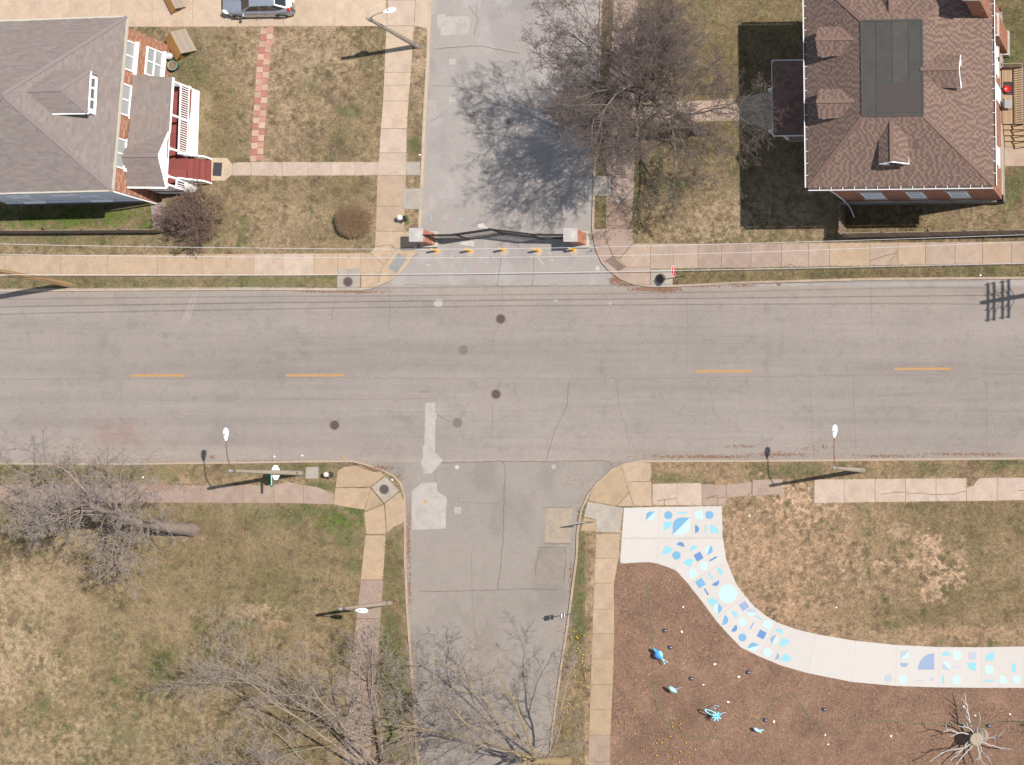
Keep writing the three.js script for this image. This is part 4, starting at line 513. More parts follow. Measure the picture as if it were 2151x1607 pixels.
function railing(t, a, b, h, m, gap = .13, sz = .035, names = ['rail', 'baluster']) {    // a,b: foot points in world coordinates
  const u = V(0, h, 0), lo = V(0, .1, 0); wp(t, names[0], bar(a.clone().add(u), b.clone().add(u), .07, .06), m); wp(t, names[0], bar(a.clone().add(lo), b.clone().add(lo), .05, .05), m);
  const n = Math.max(2, Math.round(a.distanceTo(b) / gap)); for (let i = 0; i <= n; i++) { const p = a.clone().lerp(b, i / n); wp(t, names[1], bar(p.clone().add(V(0, .08, 0)), p.clone().add(u), sz), m); }
}
// ---------------------------------------------------------------- grey roofed house (north-west)
{
  const c = G(200, 264, .1), t = thing('brick_house', 'two storey brick house with grey hipped roof and red and white porch', 'house', c);
  const st = { course: .13, tab: .34, thick: .012, seed: 500, tones: [A(165, 151, 146), A(161, 147, 142), A(168, 154, 148), A(157, 143, 139), A(164, 148, 141)], under: mat(A(150, 136, 134), .95), cap: mat(A(166, 150, 148), .95) };
  const e = 5.6, NE = G(388, 88, e), SE = G(358, 434, e), SW = G(12, 443, e), NW = G(42, 101, e), AP = G(200, 264, 8.1);
  const roof = wp(t, 'roof', quad3(NE.clone().setY(e - .12), SE.clone().setY(e - .12), SW.clone().setY(e - .12), NW.clone().setY(e - .12)), whiteW);
  for (const [a, b] of [[NE, SE], [SE, SW], [SW, NW], [NW, NE]]) { roofFace(t, [a, b, AP], st, roof); ridge(t, a, AP, st, roof); wp(t, 'gutter', bar(a.clone().add(V(0, -.04, 0)), b.clone().add(V(0, -.04, 0)), .13, .13), mat(A(236, 228, 210), .6)); }
  const wNE = G(362, 98), wSE = G(331, 426), wSW = G(30, 433), wNW = G(62, 107);
  const siding = mat([1, 1, 1], .7, { map: tex(8, 64, (i, j) => { const f = j % 32 < 3 ? .72 : 1; const q = [.52, .58, .66]; return [q[0] * f, q[1] * f, q[2] * f]; }) }), found = conc(176, 170, 166);
  const FE = frameOf(wSE, wNE, true), FS = frameOf(wSW, wSE, true), FN = frameOf(wNE, wNW, true), FW = frameOf(wNW, wSW, true);
  wall(t, FE, .0, 5.55, brickHouse, .25, 1 / 1.6); wall(t, FS, 1.15, 5.5, siding, .25, 2, 'siding_wall', -.26); wall(t, FS, 0, 1.0, found, .25, .4, 'foundation', -.26); { const g = new THREE.BoxGeometry(FS.L - .5, .16, .3).translate(FS.L / 2, 1.075, -.1).applyMatrix4(FS.m); wp(t, 'trim_board', g, mat([.62, .68, .78], .6)); }
  wall(t, FN, 0, 5.5, brickHouse, .25, 1 / 1.6, 'wall', -.26); wall(t, FW, 0, 5.5, brickHouse);
  // FE runs from the south corner to the north corner: s measured from the south
  const sE = gy => (426 - gy) / 34; const blind = { pm: blindM, sm: whiteW };
  win(t, FE, sE(151), 4.15, 1.75, 1.3, 2, 1, blind); win(t, FE, sE(240), 4.15, 1.85, 1.3, 2, 1, blind); win(t, FE, sE(349), 4.15, 1.75, 1.3, 2, 1, blind); win(t, FE, sE(146), 1.65, 1.7, 1.6, 2, 2, blind); win(t, FE, sE(225), 2.0, 1.2, 1.4, 1, 2, blind);
  wp(t, 'door', new THREE.BoxGeometry(1, 2.1, .06).translate(sE(352), 2.08, .04).applyMatrix4(FE.m), mat([.35, .06, .05], .5));
  for (const s of [FS.L - 6.0, FS.L - 3.3]) win(t, FS, s, 4.4, 1.2, 1.3, 1, 2, { sm: whiteW }); for (const s of [FS.L - 6.5, FS.L - 2.4]) win(t, FS, s, 2.2, 1.1, 1.2, 1, 2, { sm: whiteW });
  // dormer
  { const x0 = 342, y0 = 172 + 34, n = 213, s = 285; const zN = 213, zS = 286, ev = 7.05, rg = 7.62; const f = (gx, gy, h) => G(gx, gy, h);
    const fN = G(341, zN), fS = G(337, zS), FD = frameOf(fS, fN, true); wall(t, FD, 5.7, ev, whiteW, .1, 1, 'dormer_front'); win(t, FD, FD.L / 2, 6.62, FD.L - .16, .78, 3, 1, { fw: .12, sill: 0 });
    const rA = G(303, 249, rg), rB = G(238, 252, rg), eN = G(347, 208, ev), eS = G(342, 291, ev), bN = G(265, 209, ev), bS = G(262, 292, ev); const d = wp(t, 'dormer_roof', quad3(eN, eS, rA).translate(0, -.02, 0), st.under);
    roofFace(t, [eN, eS, rA], st, d); roofFace(t, [eS, bS, rB, rA], st, d); roofFace(t, [bN, eN, rA, rB], st, d); ridge(t, rA, rB, st, d); ridge(t, eS, rA, st, d); ridge(t, eN, rA, st, d); wp(t, 'dormer_fascia', bar(eS.clone().add(V(0, -.05, 0)), bS.clone().add(V(0, -.05, 0)), .07, .12), whiteW); wp(t, 'dormer_fascia', bar(eS.clone().add(V(0, -.05, 0)), eN.clone().add(V(0, -.05, 0)), .07, .12), whiteW);
    for (const [p, q] of [[fS, G(266, zS)], [fN, G(268, zN)]]) { const F2 = frameOf(p, q, p === fS); wall(t, F2, 6.0, ev, siding, .06, 2, 'dormer_cheek'); }
  }
  // porch
  const redM = mat([.2, .05, .044], .65), redD = mat([.17, .042, .038], .7); const fl = 1.0;
  const floorPts = [[354, 186], [422, 190], [414, 333], [411, 381], [409, 408], [333, 408]];
  wp(t, 'porch_floor', metreUV(extrude(gp2(floorPts), fl - .08, fl), 1), redM);
  { // boards
    for (let i = 0; i < 9; i++) { const y = 192 + i * 24.3, w = 23; const e2 = yy => atx([[186, 421], [410, 408]].map(p => p), yy); wp(t, 'floor_board', extrude(gp2([[352 - (y - 190) * .09, y], [e2(y), y], [e2(y + w), y + w], [352 - (y + w - 190) * .09, y + w]]), fl + .003, fl + .02), i % 2 ? redM : redD); }
  }
  for (let i = 0; i < 4; i++) { const h = .8 - i * .2 + .02, x0 = 413 + i * 8.2; wp(t, 'step', extrude(gp2([[x0 - 2, 338], [x0 + 9.2, 338], [x0 + 8.2, 384], [x0 - 3, 384]]), 0, h), i % 2 ? redD : redM); }
  wp(t, 'skirting', merge([bar(G(420, 192, .5), G(416, 332, .5), .05, .95), bar(G(413, 386, .5), G(411, 406, .5), .05, .95), bar(G(410, 407, .5), G(340, 407, .5), .95, .05)]), mat([.78, .78, .76], .7));
  const Gv = (x, y) => G(x, y, fl); railing(t, Gv(420, 194), Gv(415, 331), .95, whiteW, .14, .05); railing(t, Gv(412, 386), Gv(410, 405), .95, whiteW, .14, .05); railing(t, Gv(410, 407), Gv(345, 407), .95, whiteW, .16, .045); railing(t, Gv(418, 191), Gv(360, 188), .95, whiteW, .16, .045);
  for (const y of [335, 386]) { const a = G(414, y, 1.0), b = G(446, y, .2); wp(t, 'stair_rail', bar(a.clone().setY(1.95), b.clone().setY(1.0), .09, .07), whiteW); wp(t, 'stair_rail', bar(a.clone().setY(1.25), b.clone().setY(.35), .05), whiteW); for (let i = 0; i <= 5; i++) { const p = a.clone().lerp(b, i / 5); wp(t, 'baluster', bar(V(p.x, lerp(1.0, .1, i / 5), p.z), V(p.x, lerp(1.93, .98, i / 5), p.z), i % 5 ? .045 : .1), whiteW); } }
  for (const [x, y] of [[419, 193], [417, 262], [414, 331], [411, 388], [409, 405]]) wp(t, 'porch_column', new THREE.LatheGeometry([[.12, 0], [.12, .12], [.08, .16], [.075, 1.7], [.1, 1.74], [.11, 1.9], [0, 1.9]].map(p => new THREE.Vector2(...p)), 10).translate(G(x, y).x, fl, G(x, y).z), whiteW);
  const pe = 2.95, pw = 3.55, pr = 3.85; const a1 = G(355, 186, pw), a2 = G(423, 187, pe), a3 = G(415, 298, pe), a4 = G(413, 353, pr), a5 = G(410, 412, pe), a6 = G(333, 412, pw - .5), a7 = G(339, 353, pr), a8 = G(343, 352, pw), a9 = G(414, 352, pe), q3 = G(343, 298, pe), q6 = G(333, 412, pe);
  const prf = wp(t, 'porch_roof', quad3(a1, a2, a5, a6).translate(0, -.1, 0), whiteW); roofFace(t, [a1, a2, a9, a8], st, prf); roofFace(t, [q3, a3, a4, a7], st, prf); roofFace(t, [a7, a4, a5, q6], st, prf); ridge(t, a4, a7, st, prf);
  wp(t, 'pediment', quad3(a3, a5, a4).translate(-.03, -.02, 0), whiteW); for (const [p, q] of [[a3, a4], [a4, a5], [a2, a3]]) wp(t, 'fascia', bar(p.clone().add(V(.02, -.06, 0)), q.clone().add(V(.02, -.06, 0)), .09, .14), whiteW); wp(t, 'fascia', bar(a5.clone().add(V(0, -.06, .02)), a6.clone().add(V(0, -.06, .02)), .14, .09), whiteW);
  wp(t, 'downspout', tube([G(356, 432, 5.4), G(334, 428, 5.1), G(332, 429, 3), G(332, 429, .2)], .05, 6, 20), whiteW);
  const mt = mesh('door_mat', extrude(px2([[449, 341], [467, 342], [465, 370], [447, 369]], .13), .14, .155), mat([.035, .035, .04], .95)); tag(mt, 'dark rubber door mat on the octagonal landing below the red steps', 'door mat');
  // planters and a drum by the wall
  const p1 = thing('flower_pot', 'green planter of dry soil beside the brick wall', 'planter', P(370, 141, .1)); mesh('pot', new THREE.LatheGeometry([[.0, 0], [.2, 0], [.28, .4], [.31, .4], [.31, .44], [.26, .44], [.25, .36], [0, .36]].map(p => new THREE.Vector2(...p)), 16), mat([.12, .2, .17], .6), p1); mesh('soil', new THREE.CircleGeometry(.25, 14).rotateX(-Math.PI / 2).translate(0, .37, 0), mat([.16, .1, .07], 1), p1);
  const p2 = thing('kettle_grill', 'small silver kettle grill by the house wall', 'grill', P(369, 123, .1)); mesh('lid', new THREE.SphereGeometry(.22, 16, 8, 0, 6.3, 0, 1.57).translate(0, .62, 0), mat([.7, .72, .74], .25, { metalness: .6 }), p2); mesh('bowl', new THREE.SphereGeometry(.22, 16, 8, 0, 6.3, 1.57, 1.57).translate(0, .61, 0), mat([.04, .04, .04], .4), p2); for (let i = 0; i < 3; i++) mesh('leg', bar(V(.14 * Math.cos(i * 2.1), .46, .14 * Math.sin(i * 2.1)), V(.24 * Math.cos(i * 2.1), 0, .24 * Math.sin(i * 2.1)), .025), steel, p2);
  // little A-frame wooden shelters on the driveway edge
  for (const [x, y, lab, sc] of [[386, 97, 'small wooden kennel with grey board roof at the brick house corner', 1], [372, 8, 'small wooden kennel standing on the driveway slabs', .7]]) {
    const k = thing('dog_kennel', lab, 'kennel', P(x, y, .1)); k.rotation.y = .48; k.scale.setScalar(sc); const wo = mat(A(214, 158, 92), .8), gr = mat(A(178, 160, 144), .9);
    const end = s => { const g = new THREE.ExtrudeGeometry(new THREE.Shape([[-.5, 0], [.5, 0], [.5, .4], [0, .78], [-.5, .4]].map(p => new THREE.Vector2(...p))), { depth: .04, bevelEnabled: false }); return g.translate(0, 0, s); }; mesh('end_wall', end(.62), wo, k); mesh('end_wall', end(-.66), wo, k); for (const s of [-1, 1]) mesh('side_wall', box(.04, .36, 1.24, s * .5, .2, 0), wo, k);
    for (const s of [-1, 1]) for (let i = 0; i < 5; i++) { const f0 = i / 5, f1 = (i + 1) / 5; const p = V(s * lerp(0, .72, f0), lerp(.82, .3, f0), 0), q = V(s * lerp(0, .72, f1), lerp(.82, .3, f1), 0); const g = bar(p, q, .03, 1.5); mesh('roof_board', g, s < 0 ? wo : i % 2 ? gr : mat(A(186, 168, 150), .9), k); }
    mesh('opening', box(.36, .5, .01, 0, .3, .665), blackM, k);
  }
}
// ---------------------------------------------------------------- brown roofed brick house (north-east)
{
  const th = .0125, cx = 1942, cy = 230; const H = (x, y, h = 0) => { const dx = x - cx, dy = y - cy; return G(cx + dx * Math.cos(th) + dy * Math.sin(th), cy - dx * Math.sin(th) + dy * Math.cos(th), h); };
  const t = thing('brick_house', 'large brick house with brown shingle hipped roof, flat deck and dormers', 'house', H(cx, cy, .1));
  const tones = [A(158, 130, 115), A(130, 105, 97), A(150, 122, 108), A(138, 112, 102)]; tones.alt = true; const st = { course: .15, tab: .16, thick: .016, seed: 900, tones, under: mat(A(120, 98, 90), .95), cap: mat(A(146, 118, 106), .95) };
  const e = 8, r = 10.2, W = 1762, E = 2123, Sg = 441.5, Ng = 18, dW = 1885.5, dE = 2000.5, dN = 139, dS = 320;
  const c = { SW: H(W, Sg, e), SE: H(E, Sg, e), NE: H(E, Ng, e), NW: H(W, Ng, e) }, d = { SW: H(dW, dS, r), SE: H(dE, dS, r), NE: H(dE, dN, r), NW: H(dW, dN, r) };
  const roof = wp(t, 'roof', quad3(...['NE', 'SE', 'SW', 'NW'].map(k => c[k].clone().setY(e - .15))), conc(206, 190, 176));
  roofFace(t, [c.SW, c.SE, d.SE, d.SW], st, roof); roofFace(t, [c.SE, c.NE, d.NE, d.SE], st, roof); roofFace(t, [c.NE, c.NW, d.NW, d.NE], st, roof); roofFace(t, [c.NW, c.SW, d.SW, d.NW], st, roof); for (const k of ['SW', 'SE', 'NE', 'NW']) ridge(t, c[k], d[k], st, roof);
  // flat deck in felt strips
  const felt = [conc(86, 84, 80), conc(83, 82, 79), conc(90, 87, 83)], fx = [dW, 1912, 1943, 1974, dE];
  for (let i = 0; i < 4; i++) wp(t, 'felt_strip', metreUV(extrude([H(fx[i] + .3, dN), H(fx[i + 1] - .3, dN), H(fx[i + 1] - .3, dS), H(fx[i] + .3, dS)].map(v => [v.x, v.z]), r - .05, r + .03 + (i % 2) * .008), .4), felt[i % 3]);
  wp(t, 'felt_patch', extrude([H(1912, 259), H(1994, 258), H(1994, 315), H(1912, 316)].map(v => [v.x, v.z]), r + .03, r + .055), mat(A(90, 80, 80), .95)); for (const [a, b] of [['SW', 'SE'], ['NW', 'NE'], ['NW', 'SW'], ['NE', 'SE']]) wp(t, 'deck_edge', bar(d[a].clone().setY(r + .02), d[b].clone().setY(r + .02), .1, .1), mat(A(88, 82, 80), .8));
  // gutters with straps
  const gut = mat([.7, .7, .7], .5); const eaves = [['SW', 'SE', V(0, 0, .1)], ['SE', 'NE', V(.1, 0, 0)], ['NW', 'SW', V(-.1, 0, 0)], ['NE', 'NW', V(0, 0, -.1)]];
  for (const [a, b, o] of eaves) { const p = c[a].clone().add(o), q = c[b].clone().add(o); const L = p.distanceTo(q), gs = [bar(p.clone().add(o.clone().multiplyScalar(.6)).setY(e), q.clone().add(o.clone().multiplyScalar(.6)).setY(e), o.z ? .13 : .03, o.z ? .03 : .13)]; const g = wp(t, 'gutter', merge(gs), gut); wp(t, 'gutter_trough', bar(p.clone().setY(e - .06), q.clone().setY(e - .06), o.z ? .04 : .13, o.z ? .13 : .04), mat(A(120, 104, 96), .9), g); const n = Math.round(L / .68); for (let i = 1; i < n; i++) { const s = p.clone().lerp(q, i / n).setY(e + .06); wp(t, 'strap', bar(s.clone().add(o.clone().multiplyScalar(.7)), s.clone().add(o.clone().multiplyScalar(-1.2)), .025, .02), gut, g); } }
  // walls
  const wW = 1778, wE = 2106, wS = 427, wN = 32; const FS = frameOf(H(wW, wS), H(wE, wS), true), FE = frameOf(H(wE, wS), H(wE, wN), true), FW = frameOf(H(wW, wN), H(wW, wS), true), FN = frameOf(H(wE, wN), H(wW, wN), true);
  wall(t, FS, .9, 7.7, brickRed, .3); wall(t, FE, .9, 7.7, brickRed, .3, 1 / 1.6, 'wall', -.31); wall(t, FW, .9, 7.7, brickRed, .3, 1 / 1.6, 'wall', -.31); wall(t, FN, .9, 7.7, brickRed, .3);
  for (const F of [FS, FE, FW, FN]) { const g = metreUV(new THREE.BoxGeometry(F.L + .2, .9, .42).translate(F.L / 2, .45, -.11), .4).applyMatrix4(F.m); wp(t, 'foundation', g, conc(204, 194, 182)); const g2 = new THREE.BoxGeometry(F.L + .3, .3, .3).translate(F.L / 2, 7.75, -.02).applyMatrix4(F.m); wp(t, 'frieze', g2, conc(196, 180, 166)); }
  const sx = gx => (gx - wW) / 34, sy = gy => (wS - gy) / 34, pale = { pm: mat([.42, .44, .46], .35), lintel: 1 };
  for (const [gx, w] of [[1854, 1.2], [1942, .95], [2029, 1.15]]) { win(t, FS, sx(gx), 3.25, w, 1.75, 1, 2, pale); win(t, FS, sx(gx), 6.2, w, 1.5, 1, 2, pale); win(t, FS, sx(gx), .5, w, .45, 1, 1, { lintel: 1, sill: 0 }); }
  for (const gy of [350, 165, 130]) { win(t, FE, sy(gy), 3.3, 1.1, 1.7, 1, 2, pale); win(t, FE, sy(gy), 6.2, 1.1, 1.5, 1, 2, pale); } for (const gy of [80, 160, 330, 400]) { win(t, FW, (gy - wN) / 34, 3.3, 1.1, 1.7, 1, 2, pale); }
  wp(t, 'door', new THREE.BoxGeometry(1, 2.1, .06).translate(sy(218), 2.1, .04).applyMatrix4(FE.m), whiteW);
  // bay with stone foot on the east wall, and the tall chimney
  { const g = metreUV(box(.5, 4.6, 1.3, 0, 2.3, 0), 1 / 1.6), q = H(2113, 98); g.translate(q.x, 0, q.z); wp(t, 'chimney_breast', g, brickRed); const g2 = metreUV(box(.62, .7, 1.5, q.x, .35, q.z), .4); wp(t, 'chimney_foot', g2, stoneM); const g4 = metreUV(box(.55, .2, 1.36, q.x, 4.7, q.z), .4); wp(t, 'chimney_shoulder', g4, stoneM);
    const q2 = H(2104, 100), ch = wp(t, 'chimney', metreUV(box(.85, 7.4, 1.0, q2.x, 8.1, q2.z), 1 / 1.6), brickRed); wp(t, 'chimney_cap', metreUV(rbox(1.0, .16, 1.15, .02, q2.x, 11.86, q2.z), .4), stoneM, ch); wp(t, 'flue', cyl(.15, .15, .25, 10, q2.x, 11.92, q2.z), greyM, ch); }
  // dormers: [axis, centre, front, back, half width, eave, ridge]
  const dorm = (P3, hw, f, b, ev, rg, base, white, plain) => { // P3(along, across, h): along runs from the front (0) to the back
    const fr = [P3(f, -hw, ev), P3(f, hw, ev), P3(f, 0, rg)], bk = [P3(b, -hw, ev), P3(b, hw, ev), P3(b, 0, rg)];
    const dm = wp(t, 'dormer', quad3(P3(f + 2, -hw + 3, base), P3(f + 2, hw - 3, base), P3(f + 2, hw - 3, ev), P3(f + 2, 0, rg - .06), P3(f + 2, -hw + 3, ev)), white); wp(t, 'dormer_cheek', quad3(P3(f + 2, -hw + 3, base), P3(b, -hw + 3, base), P3(b, -hw + 3, ev), P3(f + 2, -hw + 3, ev)), whiteW, dm); wp(t, 'dormer_cheek', quad3(P3(f + 2, hw - 3, base), P3(b, hw - 3, base), P3(b, hw - 3, ev), P3(f + 2, hw - 3, ev)), whiteW, dm);
    roofFace(t, [fr[0], bk[0], bk[2], fr[2]], st, dm); roofFace(t, [bk[1], fr[1], fr[2], bk[2]], st, dm); ridge(t, fr[2], bk[2], st, dm);
    for (const [a, b2] of plain ? [] : [[fr[0], fr[2]], [fr[2], fr[1]]]) wp(t, 'dormer_trim', bar(a.clone().add(V(0, -.07, 0)), b2.clone().add(V(0, -.07, 0)), .05, .1), whiteW, dm);
    const m = P3(f + 1.2, 0, (base + ev) / 2 + .1); const a = P3(f + 1.2, -hw * .45, base + .15), bb = P3(f + 1.2, hw * .45, base + .15), cc = P3(f + 1.2, hw * .45, ev), dd = P3(f + 1.2, -hw * .45, ev); wp(t, 'dormer_window', quad3(a, bb, cc, dd), paneM, dm);
  };
  for (const gy of [170, 289]) dorm((u, v, h) => H(1795 + u, gy + v, h), 28, 0, 72, 9.35, 9.9, 8.5, whiteW, 1); dorm((u, v, h) => H(2070 - u, 233 + v, h), 31, 0, 72, 9.7, 10.3, 8.85, whiteW); dorm((u, v, h) => H(1939 + v, 406 - u, h), 28, 0, 76, 9.5, 10.1, 8.6, whiteW); dorm((u, v, h) => H(1939 + v, 53 + u, h), 27, 0, 74, 9.2, 9.9, 8.6, whiteW);
  { const q = P(1979, 213, 9.15); wp(t, 'roof_vent', merge([cyl(.1, .1, .4, 10, q.x, 8.95, q.z), cyl(.14, .14, .08, 10, q.x, 9.33, q.z)]), whiteW); }
  wp(t, 'downspout', tube([H(1795, 443, 7.85), H(1787, 432, 7.3), H(1783, 430, 6), H(1783, 430, 1.1), H(1788, 440, .45), H(1793, 456, .2)], .055, 7, 40), mat([.66, .7, .74], .5));
  // west porch
  { const pe = 3.0, x0 = 1650, x1 = wW, y0 = 150, y1 = 302; const fl = .7; wp(t, 'porch_floor', metreUV(extrude([H(x0 + 6, y0 + 6), H(x1, y0 + 6), H(x1, y1 - 6), H(x0 + 6, y1 - 6)].map(v => [v.x, v.z]), 0, fl), .4), conc(178, 160, 146));
    const a = H(x0, y0, pe), b = H(x0, y1, pe), c1 = H(x1, y1, pe), d1 = H(x1, y0, pe), m = H(x0 + 46, (y0 + y1) / 2, pe + .62), m2 = H(x1, (y0 + y1) / 2, pe + .62); const pr = wp(t, 'porch_roof', quad3(a, b, c1, d1).translate(0, -.1, 0), whiteW); const s2 = { ...st, tones: [A(142, 114, 104), A(132, 106, 98), A(150, 122, 110)], course: .15, tab: .3 }; roofFace(t, [a, b, m], s2, pr); roofFace(t, [b, c1, m2, m], s2, pr); roofFace(t, [d1, a, m, m2], s2, pr);
    for (const [p, q] of [[a, b], [b, c1], [d1, a]]) wp(t, 'porch_gutter', bar(p.clone().add(V(0, -.05, 0)), q.clone().add(V(0, -.05, 0)), .08, .12), gut);
    for (const [x, y] of [[x0 + 10, y0 + 10], [x0 + 10, y1 - 10], [x0 + 10, 198], [x0 + 10, 272]]) { const q = H(x, y); wp(t, 'porch_column', cyl(.11, .09, pe - fl - .1, 10, q.x, fl, q.z), whiteW); }
    for (let i = 0; i < 3; i++) wp(t, 'step', metreUV(extrude([H(x0 + 7 - i * 10, 194), H(x0 - 4 - i * 10, 194), H(x0 - 4 - i * 10, 276), H(x0 + 7 - i * 10, 276)].map(v => [v.x, v.z]), 0, fl - .18 * (i + 1)), .4), conc(190, 174, 160));
    for (const y of [192, 278]) { const p = H(x0 + 6, y), q = H(x0 - 26, y); wp(t, 'stair_rail', bar(V(p.x, 1.6, p.z), V(q.x, 1.02, q.z), .07), whiteW); wp(t, 'stair_rail', bar(V(p.x, .85, p.z), V(q.x, .3, q.z), .05), whiteW); for (let i = 0; i <= 6; i++) { const s = p.clone().lerp(q, i / 6); wp(t, 'baluster', bar(V(s.x, lerp(.75, .15, i / 6), s.z), V(s.x, lerp(1.6, 1.02, i / 6), s.z), i % 6 ? .035 : .09), whiteW); } } }
  // east deck
  { const fl = 1.0, dk = mat(A(206, 176, 140), .85), dk2 = mat(A(196, 166, 132), .85), rl = mat(A(168, 150, 136), .85); for (let i = 0; i < 9; i++) { const x = 2110 + i * 5.4; wp(t, 'deck_board', extrude([H(x, 152), H(x + 5.1, 152), H(x + 5.1, 270), H(x, 270)].map(v => [v.x, v.z]), fl - .05, fl), i % 2 ? dk : dk2); }
    wp(t, 'deck_frame', extrude([H(2112, 154), H(2157, 154), H(2157, 268), H(2112, 268)].map(v => [v.x, v.z]), .05, fl - .06), mat(A(120, 104, 92), .9)); const R_ = (x, y) => H(x, y, fl); railing(t, R_(2157, 153), R_(2157, 269), .95, rl, .14, .04); railing(t, R_(2112, 153), R_(2157, 153), .95, rl, .14, .04); 
    for (let i = 0; i < 4; i++) wp(t, 'step', extrude([H(2111, 270 + i * 10.5), H(2157, 270 + i * 10.5), H(2157, 280 + i * 10.5), H(2111, 280 + i * 10.5)].map(v => [v.x, v.z]), .1, fl - .2 * (i + 1)), dk); { const p = H(2157, 270), q = H(2157, 312); wp(t, 'stair_rail', bar(V(p.x, 1.95, p.z), V(q.x, 1.15, q.z), .07), rl); for (let i = 0; i <= 4; i++) { const s = p.clone().lerp(q, i / 4); wp(t, 'baluster', bar(V(s.x, .2, s.z), V(s.x, lerp(1.95, 1.15, i / 4), s.z), .05), rl); } }
    const mq = H(2122, 196), mt = mesh('grill_mat', box(.55, .02, .8, mq.x, fl + .012, mq.z), mat([.03, .03, .03], .95)); tag(mt, 'black mat under the red pot on the timber deck', 'mat');
    const pq = H(2122, 199, fl + .02), pt = thing('red_pot', 'round red pot standing on the black deck mat', 'pot', pq); mesh('bowl', new THREE.LatheGeometry([[0, 0], [.12, 0], [.2, .18], [.22, .26], [.18, .26], [.16, .16], [0, .14]].map(p => new THREE.Vector2(...p)), 16), mat([.5, .02, .02], .35), pt); mesh('handle', new THREE.TorusGeometry(.06, .015, 6, 12).translate(0, .24, .2), mat([.4, .02, .02], .4), pt);
    const cq = H(2124, 232, fl), ct = thing('deck_chair', 'folded grey and black chair standing on the timber deck', 'chair', cq); mesh('seat', rbox(.5, .06, .5, .02, 0, .42, 0), mat(A(190, 188, 184), .6), ct); mesh('backrest', rbox(.06, .5, .5, .02, -.24, .68, 0), mat([.05, .05, .055], .6), ct); for (const a of [-1, 1]) for (const b of [-1, 1]) mesh('leg', bar(V(a * .22, 0, b * .22), V(a * .2, .42, b * .2), .03), steel, ct);
    const pd = group('patio', 'structure'); slab(pd, [[2110, 305], [2200, 305], [2200, 349], [2110, 349]], C.paleTan, .12); }
}
// ---------------------------------------------------------------- board fences
const fenceT = [A(178, 156, 130), A(166, 146, 124), A(186, 164, 138), A(158, 140, 122)].map(c => mat(c, .95));
function boardFence(label, pts, h, bw, grp) {                // pts: ground-plan points; boards face the way the run goes
  const t = thing('board_fence', label, 'fence', G(...pts[0], .1)); const r = RNG(pts[0][0] | 0); const b0 = V(0, 0, 0);
  for (let i = 0; i + 1 < pts.length; i++) { const a = G(...pts[i]), b = G(...pts[i + 1]), L = a.distanceTo(b), d = b.clone().sub(a).normalize(), n = Math.round(L / bw), back = V(d.z, 0, -d.x);
    for (let k = 0; k < n; k++) { const p = a.clone().addScaledVector(d, (k + .5) * L / n), hh = h * (.985 + .03 * r()); const g = box(bw - .012, hh, .022); g.rotateY(Math.atan2(-d.z, d.x)); g.translate(p.x, .08 + hh / 2, p.z); wp(t, 'plank', g, fenceT[Math.floor(r() * 4)]); }
    for (const y of [.4, h * .55, h - .2]) { const o = back.clone().multiplyScalar(.045); wp(t, 'rail', bar(a.clone().add(o).setY(y), b.clone().add(o).setY(y), .04, .09), fenceT[1]); }
    const np = Math.round(L / 2.3); for (let k = 0; k <= np; k++) { const p = a.clone().addScaledVector(d, L * k / np).addScaledVector(back, .1); wp(t, 'post', box(.1, h + .12, .1, p.x, (h + .12) / 2, p.z), fenceT[3]); } }
  return t;
}
boardFence('weathered board fence along the green strip below the grey roofed house', [[-60, 491], [120, 491], [355, 489]], 1.2, .15);
boardFence('tall board fence turning a corner below the brown roofed house', [[1777, 438], [1777, 500], [1960, 497], [2190, 492]], 1.8, .15);
// ---------------------------------------------------------------- bare trees
function Builder() { const pos = [], nor = [], idx = [], uvs = []; return { pos, nor, idx,
  tube(pts, rad, n, lump = 0) { const base = pos.length / 3; let pu = null; for (let i = 0; i < pts.length; i++) { const d = pts[Math.min(i + 1, pts.length - 1)].clone().sub(pts[Math.max(0, i - 1)]).normalize(); if (!pu) { pu = Math.abs(d.y) < .9 ? V(0, 1, 0) : V(1, 0, 0); } const a = pu.clone().addScaledVector(d, -pu.dot(d)).normalize(), b = d.clone().cross(a); pu = a; for (let k = 0; k < n; k++) { const t = k / n * 2 * Math.PI, c = Math.cos(t), s = Math.sin(t); const q = lump ? 1 + lump * (noise(k * 1.3 + 5, i * 2.1) - .5) * 2 : 1; const nx = a.x * c + b.x * s, ny = a.y * c + b.y * s, nz = a.z * c + b.z * s; pos.push(pts[i].x + nx * rad[i] * q, pts[i].y + ny * rad[i] * q, pts[i].z + nz * rad[i] * q); nor.push(nx, ny, nz); uvs.push(k / n * 2, pts[i].y * .5 + i * .1); } }
    for (let i = 0; i + 1 < pts.length; i++) for (let k = 0; k < n; k++) { const a = base + i * n + k, b = base + i * n + (k + 1) % n; idx.push(a, b, a + n, b, b + n, a + n); } },
  geo() { const g = new THREE.BufferGeometry(); g.setAttribute('position', new THREE.Float32BufferAttribute(pos, 3)); g.setAttribute('normal', new THREE.Float32BufferAttribute(nor, 3)); g.setAttribute('uv', new THREE.Float32BufferAttribute(uvs, 2)); g.setIndex(idx); return g; } }; }
const barkT = tex(128, 256, (i, j) => { const f = .45 + .5 * fbm(i * .22, j * .05, 3) + .25 * (fbm(i * .6, j * .2 + 9, 2) - .5); return [f, f * .97, f * .94]; });
const barked = m => { const b = m.clone(); b.map = barkT; b.color.multiplyScalar(1.35); return b; };
